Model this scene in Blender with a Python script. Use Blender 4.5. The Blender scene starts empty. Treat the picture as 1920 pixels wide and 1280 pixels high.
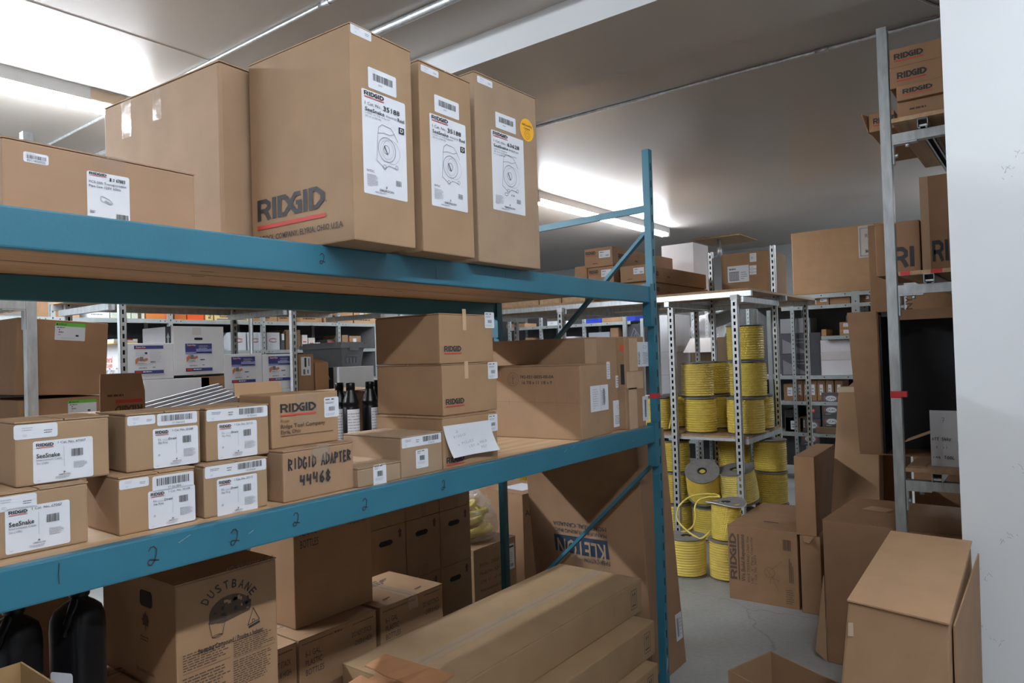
import bpy, bmesh, math, random
from mathutils import Vector, Matrix
random.seed(7)
R = math.radians
scene = bpy.context.scene
col = scene.collection

# ------------------------------------------------------------------ camera, world, exposure
FPX, YAW, PITCH, ROLL = 1333.3, 0.652162, 0.018099, -0.030856
CAM = Vector((0, 0, 1.55))
FW = Vector((math.cos(PITCH)*math.cos(YAW), math.cos(PITCH)*math.sin(YAW), math.sin(PITCH)))
_r0 = Vector((math.sin(YAW), -math.cos(YAW), 0)); _u0 = _r0.cross(FW)
RT = math.cos(ROLL)*_r0 + math.sin(ROLL)*_u0
UP = -math.sin(ROLL)*_r0 + math.cos(ROLL)*_u0
cd = bpy.data.cameras.new('camera'); cam = bpy.data.objects.new('camera', cd); col.objects.link(cam)
cd.sensor_width = 36.0; cd.lens = FPX/1920*36.0; cd.clip_start = 0.05; cd.clip_end = 60
m = Matrix.Identity(4)
for i in range(3):
    m[i][0] = RT[i]; m[i][1] = UP[i]; m[i][2] = -FW[i]; m[i][3] = CAM[i]
cam.matrix_world = m
scene.camera = cam
scene.view_settings.view_transform = 'Standard'; scene.view_settings.look = 'None'
scene.view_settings.gamma = 1.0; scene.view_settings.use_curve_mapping = False
scene.view_settings.exposure = -0.32
w = bpy.data.worlds.new('world'); scene.world = w; w.use_nodes = True
w.node_tree.nodes['Background'].inputs[0].default_value = (0.5, 0.55, 0.6, 1)
w.node_tree.nodes['Background'].inputs[1].default_value = 0.05
TUBE_W = 150.0     # brightness of the fluorescent tubes
CEIL = 3.2

def at(x, y, X=None, Y=None, Z=None):
    """the point where the sight line of photo pixel (x, y) meets a plane of the room"""
    v = FW*FPX + RT*(x-960) - UP*(y-640)
    if X is not None: t = (X-CAM.x)/v.x
    elif Y is not None: t = (Y-CAM.y)/v.y
    else: t = (Z-CAM.z)/v.z
    return CAM + v*t

# ------------------------------------------------------------------ materials
M = {}
def mat(name, color, rough=0.6, metal=0.0, emit=0, noise=0.0, nscale=20, bump=0.0, bscale=60, alpha=1.0, objcol=False, spec=0.5, wave=None, coat=0.0, stretch=(1,1,1), ecol=None):
    mt = bpy.data.materials.new(name); mt.use_nodes = True; nt = mt.node_tree; N = nt.nodes; L = nt.links
    b = N['Principled BSDF']; b.inputs['Roughness'].default_value = rough; b.inputs['Metallic'].default_value = metal
    b.inputs['Specular IOR Level'].default_value = spec; b.inputs['Alpha'].default_value = alpha
    b.inputs['Coat Weight'].default_value = coat
    b.inputs['Base Color'].default_value = (*color, 1)
    out = None
    tc = N.new('ShaderNodeTexCoord')
    mp = N.new('ShaderNodeMapping'); mp.inputs['Scale'].default_value = stretch; L.new(tc.outputs['Object'], mp.inputs[0])
    if noise > 0:
        nz = N.new('ShaderNodeTexNoise'); nz.inputs['Scale'].default_value = nscale; nz.inputs['Detail'].default_value = 4
        L.new(mp.outputs[0], nz.inputs['Vector'])
        mr = N.new('ShaderNodeMapRange'); mr.inputs[1].default_value = 0.3; mr.inputs[2].default_value = 0.7
        mr.inputs[3].default_value = 1-noise; mr.inputs[4].default_value = 1+noise
        L.new(nz.outputs[0], mr.inputs[0])
        mx = N.new('ShaderNodeMix'); mx.data_type = 'RGBA'; mx.blend_type = 'MULTIPLY'; mx.inputs[0].default_value = 1
        mx.inputs[6].default_value = (*color, 1)
        L.new(mr.outputs[0], mx.inputs[7]); out = mx.outputs[2]
    if objcol:
        oi = N.new('ShaderNodeObjectInfo')
        m2 = N.new('ShaderNodeMix'); m2.data_type = 'RGBA'; m2.blend_type = 'MULTIPLY'; m2.inputs[0].default_value = 1
        if out: L.new(out, m2.inputs[6])
        else: m2.inputs[6].default_value = (*color, 1)
        L.new(oi.outputs['Color'], m2.inputs[7]); out = m2.outputs[2]
    if out: L.new(out, b.inputs['Base Color'])
    if emit:
        b.inputs['Emission Color'].default_value = (*(ecol or color), 1); b.inputs['Emission Strength'].default_value = emit
    h = None
    if wave:
        wv = N.new('ShaderNodeTexWave'); wv.inputs['Scale'].default_value = wave[0]; wv.bands_direction = wave[1]
        wv.inputs['Distortion'].default_value = wave[3] if len(wave) > 3 else 0
        L.new(mp.outputs[0], wv.inputs['Vector']); h = (wv.outputs['Fac'], wave[2])
    elif bump > 0:
        bz = N.new('ShaderNodeTexNoise'); bz.inputs['Scale'].default_value = bscale; bz.inputs['Detail'].default_value = 5
        L.new(mp.outputs[0], bz.inputs['Vector']); h = (bz.outputs[0], bump)
    if h:
        bp = N.new('ShaderNodeBump'); bp.inputs['Strength'].default_value = h[1]; bp.inputs['Distance'].default_value = 0.01
        L.new(h[0], bp.inputs['Height']); L.new(bp.outputs[0], b.inputs['Normal'])
    M[name] = mt
    return mt

CARD = (0.325, 0.222, 0.143)
mat('cardboard', CARD, 0.75, noise=0.07, nscale=9, bump=0.05, bscale=40, objcol=True, spec=0.3)
mat('cardboard_edge', (0.20, 0.115, 0.065), 0.9, wave=(180, 'X', 0.8), objcol=True)
mat('whitecard', (0.70, 0.71, 0.75), 0.6, noise=0.03, nscale=8, objcol=True)
mat('greycard', (0.40, 0.42, 0.45), 0.5, noise=0.05, nscale=8, objcol=True)
mat('paper', (0.68, 0.70, 0.755), 0.55, noise=0.02, nscale=15)
mat('ink', (0.025, 0.024, 0.028), 0.7)
mat('inkgrey', (0.16, 0.16, 0.18), 0.7)
mat('inkpale', (0.42, 0.43, 0.47), 0.7)
mat('inkred', (0.50, 0.045, 0.035), 0.7)
mat('inkblue', (0.035, 0.04, 0.19), 0.6)
mat('inkmid', (0.24, 0.26, 0.52), 0.6)
mat('inkorange', (0.62, 0.10, 0.04), 0.6)
mat('inkskin', (0.50, 0.17, 0.09), 0.6)
mat('inkcard', (0.085, 0.052, 0.034), 0.8)
mat('inknavy', (0.012, 0.03, 0.06), 0.7)
mat('cardprint', CARD, 0.75)
mat('green', (0.13, 0.50, 0.05), 0.6)
mat('sticker_yellow', (0.85, 0.42, 0.02), 0.5)
mat('dot_yellow', (0.75, 0.75, 0.02), 0.5)
mat('tape', (0.60, 0.50, 0.40), 0.12, alpha=0.16, bump=0.25, bscale=25, spec=0.7)
mat('papertape', (0.50, 0.38, 0.27), 0.45, noise=0.05, objcol=True)
mat('redtape', (0.52, 0.03, 0.035), 0.5)
mat('blue', (0.023, 0.135, 0.198), 0.42, noise=0.05, nscale=6, bump=0.03, bscale=120)
mat('blue_scuff', (0.30, 0.33, 0.33), 0.5, noise=0.2, nscale=40)
mat('galv', (0.55, 0.58, 0.60), 0.36, metal=0.75, noise=0.16, nscale=45, stretch=(1, 1, 0.25))
mat('slot_steel', (0.55, 0.57, 0.58), 0.45, metal=0.5, noise=0.08, nscale=30)
mat('greysteel', (0.33, 0.36, 0.36), 0.45, metal=0.2, noise=0.08, nscale=20)
mat('dark', (0.012, 0.012, 0.013), 0.8)
mat('foam', (0.012, 0.013, 0.016), 0.7, noise=0.1)
mat('blackplastic', (0.004, 0.004, 0.005), 0.33, spec=0.25)
mat('charcoal', (0.045, 0.045, 0.05), 0.55, noise=0.1, objcol=True)
mat('totegrey', (0.22, 0.245, 0.27), 0.5, noise=0.05)
mat('pine', (0.52, 0.35, 0.20), 0.6, noise=0.14, nscale=5, stretch=(0.35, 6, 6))
mat('plywood', (0.42, 0.27, 0.15), 0.65, noise=0.16, nscale=5, stretch=(0.5, 7, 7))
mat('ceiling', (0.45, 0.41, 0.375), 0.30, noise=0.03, nscale=1.5, bump=0.02, bscale=5, spec=0.5)
mat('wallwhite', (0.74, 0.77, 0.80), 0.5, noise=0.02, nscale=3, bump=0.05, bscale=30)
mat('wallgrey', (0.40, 0.41, 0.42), 0.7, bump=0.1, bscale=20, noise=0.03)
for _n, _k in (('tube', 1.0), ('tube_bright', 2.2), ('tube_short', .38), ('tube_far', 1.35)): mat(_n, (1, 1, 1), 0.3, emit=TUBE_W*_k, ecol=(0.88, 0.94, 1.0))
mat('walldim', (0.20, 0.19, 0.18), 0.7, noise=0.05)
mat('housing', (0.80, 0.82, 0.84), 0.4)
mat('rope', (0.95, 0.72, 0.13), 0.38, noise=0.10, nscale=14, wave=(60, 'DIAGONAL', 0.6), objcol=True, coat=0.25)
mat('ropeline', (0.80, 0.64, 0.13), 0.5)
mat('flange', (0.23, 0.22, 0.21), 0.6, noise=0.15, nscale=30)
mat('plastic', (0.75, 0.76, 0.78), 0.08, alpha=0.28, bump=0.9, bscale=14, spec=0.8)
mat('plasticyellow', (0.75, 0.62, 0.12), 0.15, alpha=0.8, bump=0.9, bscale=10, spec=0.8, coat=0.6)
mat('orangecard', (0.72, 0.13, 0.02), 0.55, objcol=True)
mat('yellowcard', (0.72, 0.55, 0.24), 0.6, objcol=True)
mat('binblue', (0.02, 0.04, 0.33), 0.4)
mat('palegreen', (0.52, 0.56, 0.46), 0.6)

# floor: concrete with cracks and stains
fm = bpy.data.materials.new('concrete'); fm.use_nodes = True; N = fm.node_tree.nodes; Lk = fm.node_tree.links
b = N['Principled BSDF']; b.inputs['Roughness'].default_value = 0.5
tc = N.new('ShaderNodeTexCoord')
n1 = N.new('ShaderNodeTexNoise'); n1.inputs['Scale'].default_value = 1.6; n1.inputs['Detail'].default_value = 8
n2 = N.new('ShaderNodeTexNoise'); n2.inputs['Scale'].default_value = 45; n2.inputs['Detail'].default_value = 3
Lk.new(tc.outputs['Object'], n1.inputs[0]); Lk.new(tc.outputs['Object'], n2.inputs[0])
cr = N.new('ShaderNodeValToRGB'); cr.color_ramp.elements[0].color = (0.30, 0.31, 0.30, 1); cr.color_ramp.elements[1].color = (0.40, 0.41, 0.405, 1)
cr.color_ramp.elements[0].position = 0.35; cr.color_ramp.elements[1].position = 0.65
Lk.new(n1.outputs[0], cr.inputs[0])
vo = N.new('ShaderNodeTexVoronoi'); vo.feature = 'DISTANCE_TO_EDGE'; vo.inputs['Scale'].default_value = 0.55
nd = N.new('ShaderNodeTexNoise'); nd.inputs['Scale'].default_value = 2.5; nd.inputs['Detail'].default_value = 6
Lk.new(tc.outputs['Object'], nd.inputs[0])
ad = N.new('ShaderNodeVectorMath'); ad.operation = 'MULTIPLY_ADD'; ad.inputs[1].default_value = (0.35, 0.35, 0.35)
Lk.new(nd.outputs['Color'], ad.inputs[0]); Lk.new(tc.outputs['Object'], ad.inputs[2]); Lk.new(ad.outputs[0], vo.inputs['Vector'])
mr = N.new('ShaderNodeMapRange'); mr.inputs[1].default_value = 0.0; mr.inputs[2].default_value = 0.004; mr.inputs[3].default_value = 0.72; mr.inputs[4].default_value = 1.0
Lk.new(vo.outputs['Distance'], mr.inputs[0])
mx = N.new('ShaderNodeMix'); mx.data_type = 'RGBA'; mx.blend_type = 'MULTIPLY'; mx.inputs[0].default_value = 1
Lk.new(cr.outputs[0], mx.inputs[6]); Lk.new(mr.outputs[0], mx.inputs[7])
mx2 = N.new('ShaderNodeMix'); mx2.data_type = 'RGBA'; mx2.blend_type = 'OVERLAY'; mx2.inputs[0].default_value = 0.18
Lk.new(mx.outputs[2], mx2.inputs[6]); Lk.new(n2.outputs[0], mx2.inputs[7]); Lk.new(mx2.outputs[2], b.inputs['Base Color'])
M['concrete'] = fm

# ------------------------------------------------------------------ mesh building helpers
class MB:
    def __init__(s): s.v = []; s.f = []; s.m = []; s.sm = []; s.slots = []
    def slot(s, name):
        if name not in s.slots: s.slots.append(name)
        return s.slots.index(name)
    def add(s, vs, fs, mt, smooth=False):
        o = len(s.v); k = s.slot(mt); s.v += [tuple(v) for v in vs]
        for f in fs: s.f.append([i+o for i in f]); s.m.append(k); s.sm.append(smooth)
    def box(s, x0, x1, y0, y1, z0, z1, mt, T=None):
        vs = [Vector((x, y, z)) for z in (z0, z1) for y in (y0, y1) for x in (x0, x1)]
        if T is not None: vs = [T @ v for v in vs]
        s.add(vs, [(0, 2, 3, 1), (4, 5, 7, 6), (0, 1, 5, 4), (2, 6, 7, 3), (0, 4, 6, 2), (1, 3, 7, 5)], mt)
    def hexa(s, c, mt):   # c: bottom FL FR BR BL then top
        s.add(c, [(0, 3, 2, 1), (4, 5, 6, 7), (0, 1, 5, 4), (1, 2, 6, 5), (2, 3, 7, 6), (3, 0, 4, 7)], mt)
    def lathe(s, prof, n, mt, c=(0, 0, 0), smooth=True, T=None, cap=True):
        vs = []; fs = []
        for r, z in prof:
            for i in range(n):
                a = 2*math.pi*i/n; v = Vector((c[0]+r*math.cos(a), c[1]+r*math.sin(a), c[2]+z))
                vs.append(T @ v if T is not None else v)
        for j in range(len(prof)-1):
            for i in range(n):
                a, b_ = j*n+i, j*n+(i+1) % n; fs.append((a, b_, b_+n, a+n))
        if cap and prof[0][0] > 1e-6: fs.append(tuple(range(n-1, -1, -1)))
        if cap and prof[-1][0] > 1e-6: fs.append(tuple((len(prof)-1)*n+i for i in range(n)))
        s.add(vs, fs, mt, smooth)
    def tube(s, pts, r, n, mt, smooth=True):
        pts = [Vector(p) for p in pts]; vs = []; fs = []
        up = Vector((0, 0, 1))
        for i, p in enumerate(pts):
            d = (pts[min(i+1, len(pts)-1)]-pts[max(i-1, 0)]).normalized()
            a = d.cross(up)
            if a.length < 1e-3: a = d.cross(Vector((1, 0, 0)))
            a.normalize(); b_ = d.cross(a)
            for k in range(n):
                t = 2*math.pi*k/n; vs.append(p+a*(r*math.cos(t))+b_*(r*math.sin(t)))
        for j in range(len(pts)-1):
            for k in range(n):
                x, y = j*n+k, j*n+(k+1) % n; fs.append((x, y, y+n, x+n))
        fs.append(tuple(range(n))); fs.append(tuple((len(pts)-1)*n+k for k in range(n-1, -1, -1)))
        s.add(vs, fs, mt, smooth)
    def bar(s, a, b_, w_, h_, mt, up=(0, 0, 1)):
        a = Vector(a); b_ = Vector(b_); d = (b_-a); l = d.length; d.normalize()
        u = Vector(up); sd = d.cross(u); sd.normalize(); u = sd.cross(d)
        T = Matrix((( d.x, sd.x, u.x, a.x), (d.y, sd.y, u.y, a.y), (d.z, sd.z, u.z, a.z), (0, 0, 0, 1)))
        s.box(0, l, -w_/2, w_/2, -h_/2, h_/2, mt, T)
    def build(s, name, parent=None, loc=None, rot=None, color=None, fix=False):
        me = bpy.data.meshes.new(name); me.from_pydata(s.v, [], s.f)
        for sl in s.slots: me.materials.append(M[sl])
        me.polygons.foreach_set('material_index', s.m); me.polygons.foreach_set('use_smooth', s.sm)
        if fix:
            bm = bmesh.new(); bm.from_mesh(me); bmesh.ops.recalc_face_normals(bm, faces=bm.faces); bm.to_mesh(me); bm.free()
        me.update()
        o = bpy.data.objects.new(name, me); col.objects.link(o)
        if parent is not None: o.parent = parent
        if loc is not None: o.location = loc
        if rot is not None: o.rotation_euler = rot
        if color is not None: o.color = color
        elif parent is not None: o.color = parent.color
        return o

def tag(o, label, cat, group=None, kind=None):
    o['label'] = label; o['category'] = cat
    if group: o['group'] = group
    if kind: o['kind'] = kind
    return o
def struct(o): o['kind'] = 'structure'; return o
def empty(name, loc=(0, 0, 0), rot=(0, 0, 0)):
    o = bpy.data.objects.new(name, None); o.empty_display_size = 0.1; col.objects.link(o); o.location = loc; o.rotation_euler = rot
    return o
def copy_tree(o, parent=None):
    c = o.copy(); col.objects.link(c)
    if parent is not None: c.parent = parent
    for ch in list(o.children): copy_tree(ch, c)
    return c

# ------------------------------------------------------------------ printing: lettering and marks in flat shapes
_TC = {}
def text_shape(t, bold):
    k = (t, bold)
    if k not in _TC:
        cu = bpy.data.curves.new('t', 'FONT'); cu.body = t; cu.resolution_u = 2; cu.offset = 0.014 if bold else 0.0
        o = bpy.data.objects.new('t', cu); me = bpy.data.meshes.new_from_object(o)
        vs = [(v.co.x, v.co.y) for v in me.vertices]; fs = [tuple(p.vertices) for p in me.polygons]
        bpy.data.objects.remove(o); bpy.data.curves.remove(cu); bpy.data.meshes.remove(me)
        xs = [v[0] for v in vs] or [0, 1]; 
        x0, x1 = min(xs), max(xs)
        _TC[k] = ([((x-x0)/(x1-x0), y/0.70) for x, y in vs], fs)
    return _TC[k]
def stroke(pts, wd, closed=False):
    n = len(pts); P = [Vector((p[0], p[1])) for p in pts]; Lf = []; Rt = []
    for i in range(n):
        if closed: a, b_, c = P[i-1], P[i], P[(i+1) % n]
        else: a, b_, c = P[max(i-1, 0)], P[i], P[min(i+1, n-1)]
        d1 = (b_-a) if (b_-a).length > 1e-9 else (c-b_); d2 = (c-b_) if (c-b_).length > 1e-9 else d1
        d1 = d1.normalized(); d2 = d2.normalized(); n1 = Vector((-d1.y, d1.x)); n2 = Vector((-d2.y, d2.x))
        mt_ = n1+n2
        if mt_.length < 1e-6: mt_ = n1
        mt_.normalize(); k = min(wd/2/max(mt_.dot(n1), 0.35), wd)
        Lf.append(b_+mt_*k); Rt.append(b_-mt_*k)
    vs = []; fs = []
    for i in range(n): vs += [tuple(Rt[i]), tuple(Lf[i])]
    rng = n if closed else n-1
    for i in range(rng):
        j = (i+1) % n; fs.append((2*i, 2*j, 2*j+1, 2*i+1))
    return vs, fs
LOGO = [([(.1, 0), (.1, .9), (.47, .9), (.64, .76), (.64, .58), (.47, .45), (.1, .45)], 0), ([(.40, .45), (.52, .30), (.66, 0)], 0),
        ([(.93, 0), (.93, 1)], 0), ([(1.22, .1), (1.22, .9), (1.52, .9), (1.83, .5), (1.52, .1)], 1),
        ([(2.34, .9), (2.08, .9), (1.80, .5), (2.08, .1), (2.30, .1), (2.30, .50), (2.10, .50)], 0), ([(2.58, 0), (2.58, 1)], 0),
        ([(2.87, .1), (2.87, .9), (3.15, .9), (3.45, .62), (3.45, .38), (3.15, .1)], 1)]
HAND = {'R': [[(0, 0), (.05, 1), (.55, .85), (.5, .6), (.05, .5), (.6, 0)]], 'I': [[(.3, 0), (.32, 1)]], 'D': [[(.05, 0), (.1, 1), (.6, .75), (.6, .3), (.05, 0)]],
        'G': [[(.6, .85), (.3, 1), (.05, .6), (.1, .15), (.4, 0), (.6, .2), (.6, .45), (.35, .45)]], 'A': [[(0, 0), (.35, 1), (.6, 0)], [(.12, .4), (.55, .4)]],
        'P': [[(.05, 0), (.1, 1), (.55, .9), (.55, .6), (.08, .5)]], 'T': [[(.3, 0), (.32, 1)], [(0, .95), (.65, 1)]], 'E': [[(.55, .95), (.1, 1), (.1, 0), (.6, .05)], [(.1, .5), (.5, .52)]],
        '4': [[(.1, 1), (.05, .5), (.55, .5)], [(.5, .95), (.45, 0)]], '6': [[(.5, 1), (.1, .5), (.1, .15), (.35, 0), (.55, .2), (.4, .45), (.1, .3)]],
        '8': [[(.3, .5), (.1, .75), (.3, 1), (.5, .75), (.3, .5), (.05, .25), (.3, 0), (.55, .25), (.3, .5)]], '7': [[(0, .95), (.55, 1), (.25, 0)], [(.15, .5), (.5, .5)]],
        '2': [[(.08, .78), (.22, .96), (.42, .98), (.58, .80), (.55, .5), (.42, .2), (.25, .02), (.08, .05), (.03, .2), (.15, .32), (.45, .26), (.72, .20)]],
        '1': [[(.3, 0), (.3, 1)]], 'S': [[(.55, .9), (.3, 1), (.1, .75), (.5, .4), (.4, .05), (.05, .1)]], 'H': [[(.05, 0), (.1, 1)], [(.55, 0), (.55, 1)], [(.08, .5), (.55, .5)]],
        'W': [[(0, .9), (.15, 0), (.32, .7), (.45, 0), (.65, 1)]], 'O': [[(.3, 1), (.05, .6), (.15, .05), (.5, .1), (.6, .6), (.3, 1)]], 'L': [[(.1, 1), (.08, 0), (.6, .08)]],
        'K': [[(.1, 0), (.1, 1)], [(.55, .95), (.12, .45), (.6, 0)]], 'N': [[(.05, 0), (.1, 1), (.5, 0), (.55, 1)]], 'u': [[(.05, .55), (.1, .1), (.4, .05), (.5, .55), (.5, 0)]],
        'J': [[(.5, 1), (.45, .15), (.25, 0), (.05, .2)]], ' ': [], 'n': [[(.05, 0), (.08, .5), (.4, .5), (.45, 0)]], 'k': [[(.1, 0), (.1, .9)], [(.45, .5), (.12, .25), (.5, 0)]],
        'i': [[(.2, 0), (.2, .5)]], 'o': [[(.25, .5), (.05, .3), (.15, .02), (.45, .1), (.45, .4), (.25, .5)]], 'l': [[(.2, 0), (.2, 1)]], 'e': [[(.05, .28), (.45, .3), (.35, .5), (.1, .4), (.1, .1), (.45, .05)]]}

class Print:
    """flat print on a surface: O origin, U and V unit axes, Nn outward normal; sizes in metres"""
    def __init__(s, O, U, V, Nn): s.O, s.U, s.V, s.N = Vector(O), Vector(U), Vector(V), Vector(Nn); s.mb = MB(); s.lv = 0.0009
    def P(s, u, v, lv=None): return s.O+s.U*u+s.V*v+s.N*(lv if lv is not None else s.lv)
    def poly(s, pts, mt, lv=None): s.mb.add([s.P(u, v, lv) for u, v in pts], [tuple(range(len(pts)))], mt)
    def rect(s, u, v, w_, h_, mt, lv=None): s.poly([(u, v), (u+w_, v), (u+w_, v+h_), (u, v+h_)], mt, lv)
    def rrect(s, u, v, w_, h_, r, mt, lv=None):
        p = []
        for cx, cy, a0 in ((u+w_-r, v+r, -90), (u+w_-r, v+h_-r, 0), (u+r, v+h_-r, 90), (u+r, v+r, 180)):
            for k in range(4): a = R(a0+30*k); p.append((cx+r*math.cos(a), cy+r*math.sin(a)))
        s.poly(p, mt, lv)
    def disc(s, u, v, rx, ry, mt, n=24, lv=None): s.poly([(u+rx*math.cos(2*math.pi*i/n), v+ry*math.sin(2*math.pi*i/n)) for i in range(n)], mt, lv)
    def line(s, pts, wd, mt, closed=False):
        vs, fs = stroke(pts, wd, closed); s.mb.add([s.P(u, v) for u, v in vs], fs, mt)
    def ring(s, u, v, rx, ry, wd, mt, n=24, a0=0, a1=360):
        full = a1-a0 >= 360
        s.line([(u+rx*math.cos(R(a0+(a1-a0)*i/(n if full else n-1))), v+ry*math.sin(R(a0+(a1-a0)*i/(n if full else n-1)))) for i in range(n)], wd, mt, full)
    def text(s, t, u, v, w_, h_, mt='ink', bold=False, rot=0):
        vs, fs = text_shape(t, bold); c, q = math.cos(R(rot)), math.sin(R(rot))
        s.mb.add([s.P(u+x*w_*c-y*h_*q, v+x*w_*q+y*h_*c) for x, y in vs], fs, mt)
    def hand(s, t, u, v, w_, h_, wd, mt='ink', rot=0, jit=0.06):
        rn = random.Random(len(t)*7+ord(t[0])); adv = w_/max(len(t), 1); c, q = math.cos(R(rot)), math.sin(R(rot))
        for i, ch in enumerate(t):
            dy = rn.uniform(-jit, jit)*h_
            for pl in HAND.get(ch, []):
                pts = [(u+(i*adv+x*adv*1.15)*c-(y*h_+dy)*q, v+(i*adv+x*adv*1.15)*q+(y*h_+dy)*c) for x, y in pl]
                s.lv += .00012; s.line(pts, wd, mt)
    def logo(s, u, v, w_, h_=None, mt='ink', red='inkred', rot=0, under=True):
        """u, v: lower left corner of the letters"""
        k = w_/3.55; h_ = h_ or k; c, q = math.cos(R(rot)), math.sin(R(rot))
        tr = lambda x, y: (u+x*k*c-y*h_*q, v+x*k*q+y*h_*c)
        for pl, cl in LOGO:
            vs, fs = stroke(pl, 0.2, bool(cl)); s.lv += .00015; s.mb.add([s.P(*tr(x, y)) for x, y in vs], fs, mt)
        if under: s.poly([tr(0, -.42), tr(3.55, -.42), tr(3.55, -.24), tr(0, -.24)], red)
    def lines(s, u, v, w_, h_, n, mt='inkpale', frac=0.42, seed=1):
        rn = random.Random(seed); st = h_/n
        for i in range(n):
            x = u; y = v+h_-(i+1)*st+st*0.25; end = u+w_*(rn.uniform(0.75, 1.0) if i < n-1 else rn.uniform(.4, .8))
            while x < end:
                d = min(rn.uniform(0.04, 0.16)*w_, end-x); s.rect(x, y, d, st*frac, mt); x += d+0.025*w_
    def barcode(s, u, v, w_, h_, mt='ink', seed=3):
        rn = random.Random(seed); x = 0
        while x < 1:
            d = rn.choice((.012, .02, .03)); s.rect(u+x*w_, v, min(d, 1-x)*w_, h_, mt); x += d+rn.choice((.014, .02, .03))
    def build(s, name, parent=None): return s.mb.build(name, parent)

# ------------------------------------------------------------------ cartons
class Box: pass
def wrap(o, w_, d, h):
    b_ = Box(); b_.o, b_.w, b_.d, b_.h = o, w_, d, h
    return b_
def bevel_mesh(o, r, seg=2):
    bm = bmesh.new(); bm.from_mesh(o.data); bmesh.ops.bevel(bm, geom=bm.edges[:], offset=r, segments=seg, affect='EDGES', profile=0.6)
    bm.to_mesh(o.data); bm.free()
def carton(name, label, w_, d, h, loc, rot=0.0, cat='box', group=None, tint=(1, 1, 1), mt='cardboard', flaps=None, tape=True, bev=0.004, euler=None, gap=0.002):
    """front left bottom corner at loc; front face spans local x, depth runs along local y"""
    mb = MB(); hb = h-0.004 if flaps else h
    mb.box(0, w_, 0, d, 0, hb, mt)
    o = mb.build(name, None, loc, euler or (0, 0, R(rot)), (*tint, 1))
    bevel_mesh(o, min(bev, w_*.1, d*.1, h*.1))
    tag(o, label, cat, group)
    if flaps == 'x':
        for x0, x1 in ((0, w_/2-gap), (w_/2+gap, w_)):
            f = MB(); f.box(x0, x1, -0.001, d+0.001, h-0.0035, h-0.0005, mt); f.build('top_flap', o)
    elif flaps == 'y':
        for y0, y1 in ((0, d/2-gap), (d/2+gap, d)):
            f = MB(); f.box(-0.001, w_+0.001, y0, y1, h-0.0035, h-0.0005, mt); f.build('top_flap', o)
    if tape and flaps:
        t = MB(); k = 0.024
        if flaps == 'x':
            t.box(w_/2-k, w_/2+k, -0.0016, d+.0016, h, h+.0006, 'tape'); t.box(w_/2-k, w_/2+k, -0.0022, -0.0014, h-min(.05, h*.3), h+.0006, 'tape')
        else:
            t.box(-.0016, w_+.0016, d/2-k, d/2+k, h, h+.0006, 'tape'); t.box(-.0022, -.0014, d/2-k, d/2+k, h-min(.05, h*.3), h+.0006, 'tape')
        t.build('packing_tape', o)
    return wrap(o, w_, d, h)
def face(b_, f):
    if f == 'front': return Print((0, 0, 0), (1, 0, 0), (0, 0, 1), (0, -1, 0))
    if f == 'left': return Print((0, b_.d, 0), (0, -1, 0), (0, 0, 1), (-1, 0, 0))
    if f == 'right': return Print((b_.w, 0, 0), (0, 1, 0), (0, 0, 1), (1, 0, 0))
    if f == 'top': return Print((0, 0, b_.h), (1, 0, 0), (0, 1, 0), (0, 0, 1))
def uv(b_, f, x, y):
    """where on a face of the box the sight line of a photo pixel lands (metres from the face's lower left)"""
    bpy.context.view_layer.update() if False else None
    Tm = b_.o.matrix_basis; p = face(b_, f); O = Tm @ p.O; q = Tm.to_3x3(); U, V, Nn = q @ p.U, q @ p.V, q @ p.N
    v = FW*FPX+RT*(x-960)-UP*(y-640); t = (O-CAM).dot(Nn)/v.dot(Nn); P = CAM+v*t-O
    return P.dot(U), P.dot(V)
def rectuv(b_, f, tl, br):
    a = uv(b_, f, *tl); c = uv(b_, f, *br); return a[0], c[1], c[0]-a[0], a[1]-c[1]
def sticker(b_, f, tl, br, fn=None, name='shipping_label', base='paper', rad=0.004, wh=None, label='white printed label'):
    u, v, w_, h_ = rectuv(b_, f, tl, br) if wh is None else wh
    w_, h_ = max(w_, .006), max(h_, .006)
    p = face(b_, f); p.O = p.O+p.U*u+p.V*v; p.lv = 0.0008
    p.rrect(0, 0, w_, h_, min(rad, w_*.2, h_*.2), base); p.lv = 0.0014
    if fn: fn(p, w_, h_)
    o = p.build(name, b_.o)
    if label: o['label'] = label
    return o
def tape_on(b_, f, tl, br, mt='tape'):
    u, v, w_, h_ = rectuv(b_, f, tl, br); p = face(b_, f); p.lv = 0.0011; p.rect(u, v, w_, h_, mt); return p.build('packing_tape', b_.o)

# ------------------------------------------------------------------ the room
X0, X1, Y0, Y1 = -4.0, 11.9, -2.3, 8.3
mb = MB(); mb.box(X0-.2, X1+.2, Y0-.2, Y1+.2, -0.2, 0, 'concrete'); struct(mb.build('floor'))
mb = MB(); mb.box(X0-.2, X1+.2, Y0-.2, Y1+.2, CEIL, CEIL+.2, 'ceiling'); struct(mb.build('ceiling'))
mb = MB(); mb.box(X1, X1+.2, Y0-.2, Y1+.2, 0, CEIL, 'wallgrey'); struct(mb.build('wall_far'))
mb = MB(); mb.box(X0-.2, X0, Y0-.2, Y1+.2, 0, CEIL, 'walldim'); struct(mb.build('wall_near'))
mb = MB(); mb.box(X0, X1, Y1, Y1+.2, 0, CEIL, 'wallgrey'); struct(mb.build('wall_left'))
mb = MB(); mb.box(X0, X1, Y0-.2, Y0, 0, CEIL, 'walldim'); struct(mb.build('wall_back'))
WALLX = 2.812
mb = MB(); mb.box(WALLX, 3.42, Y0, 0.272, 0, 3.05, 'wallwhite'); wr = struct(mb.build('wall_right'))
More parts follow.
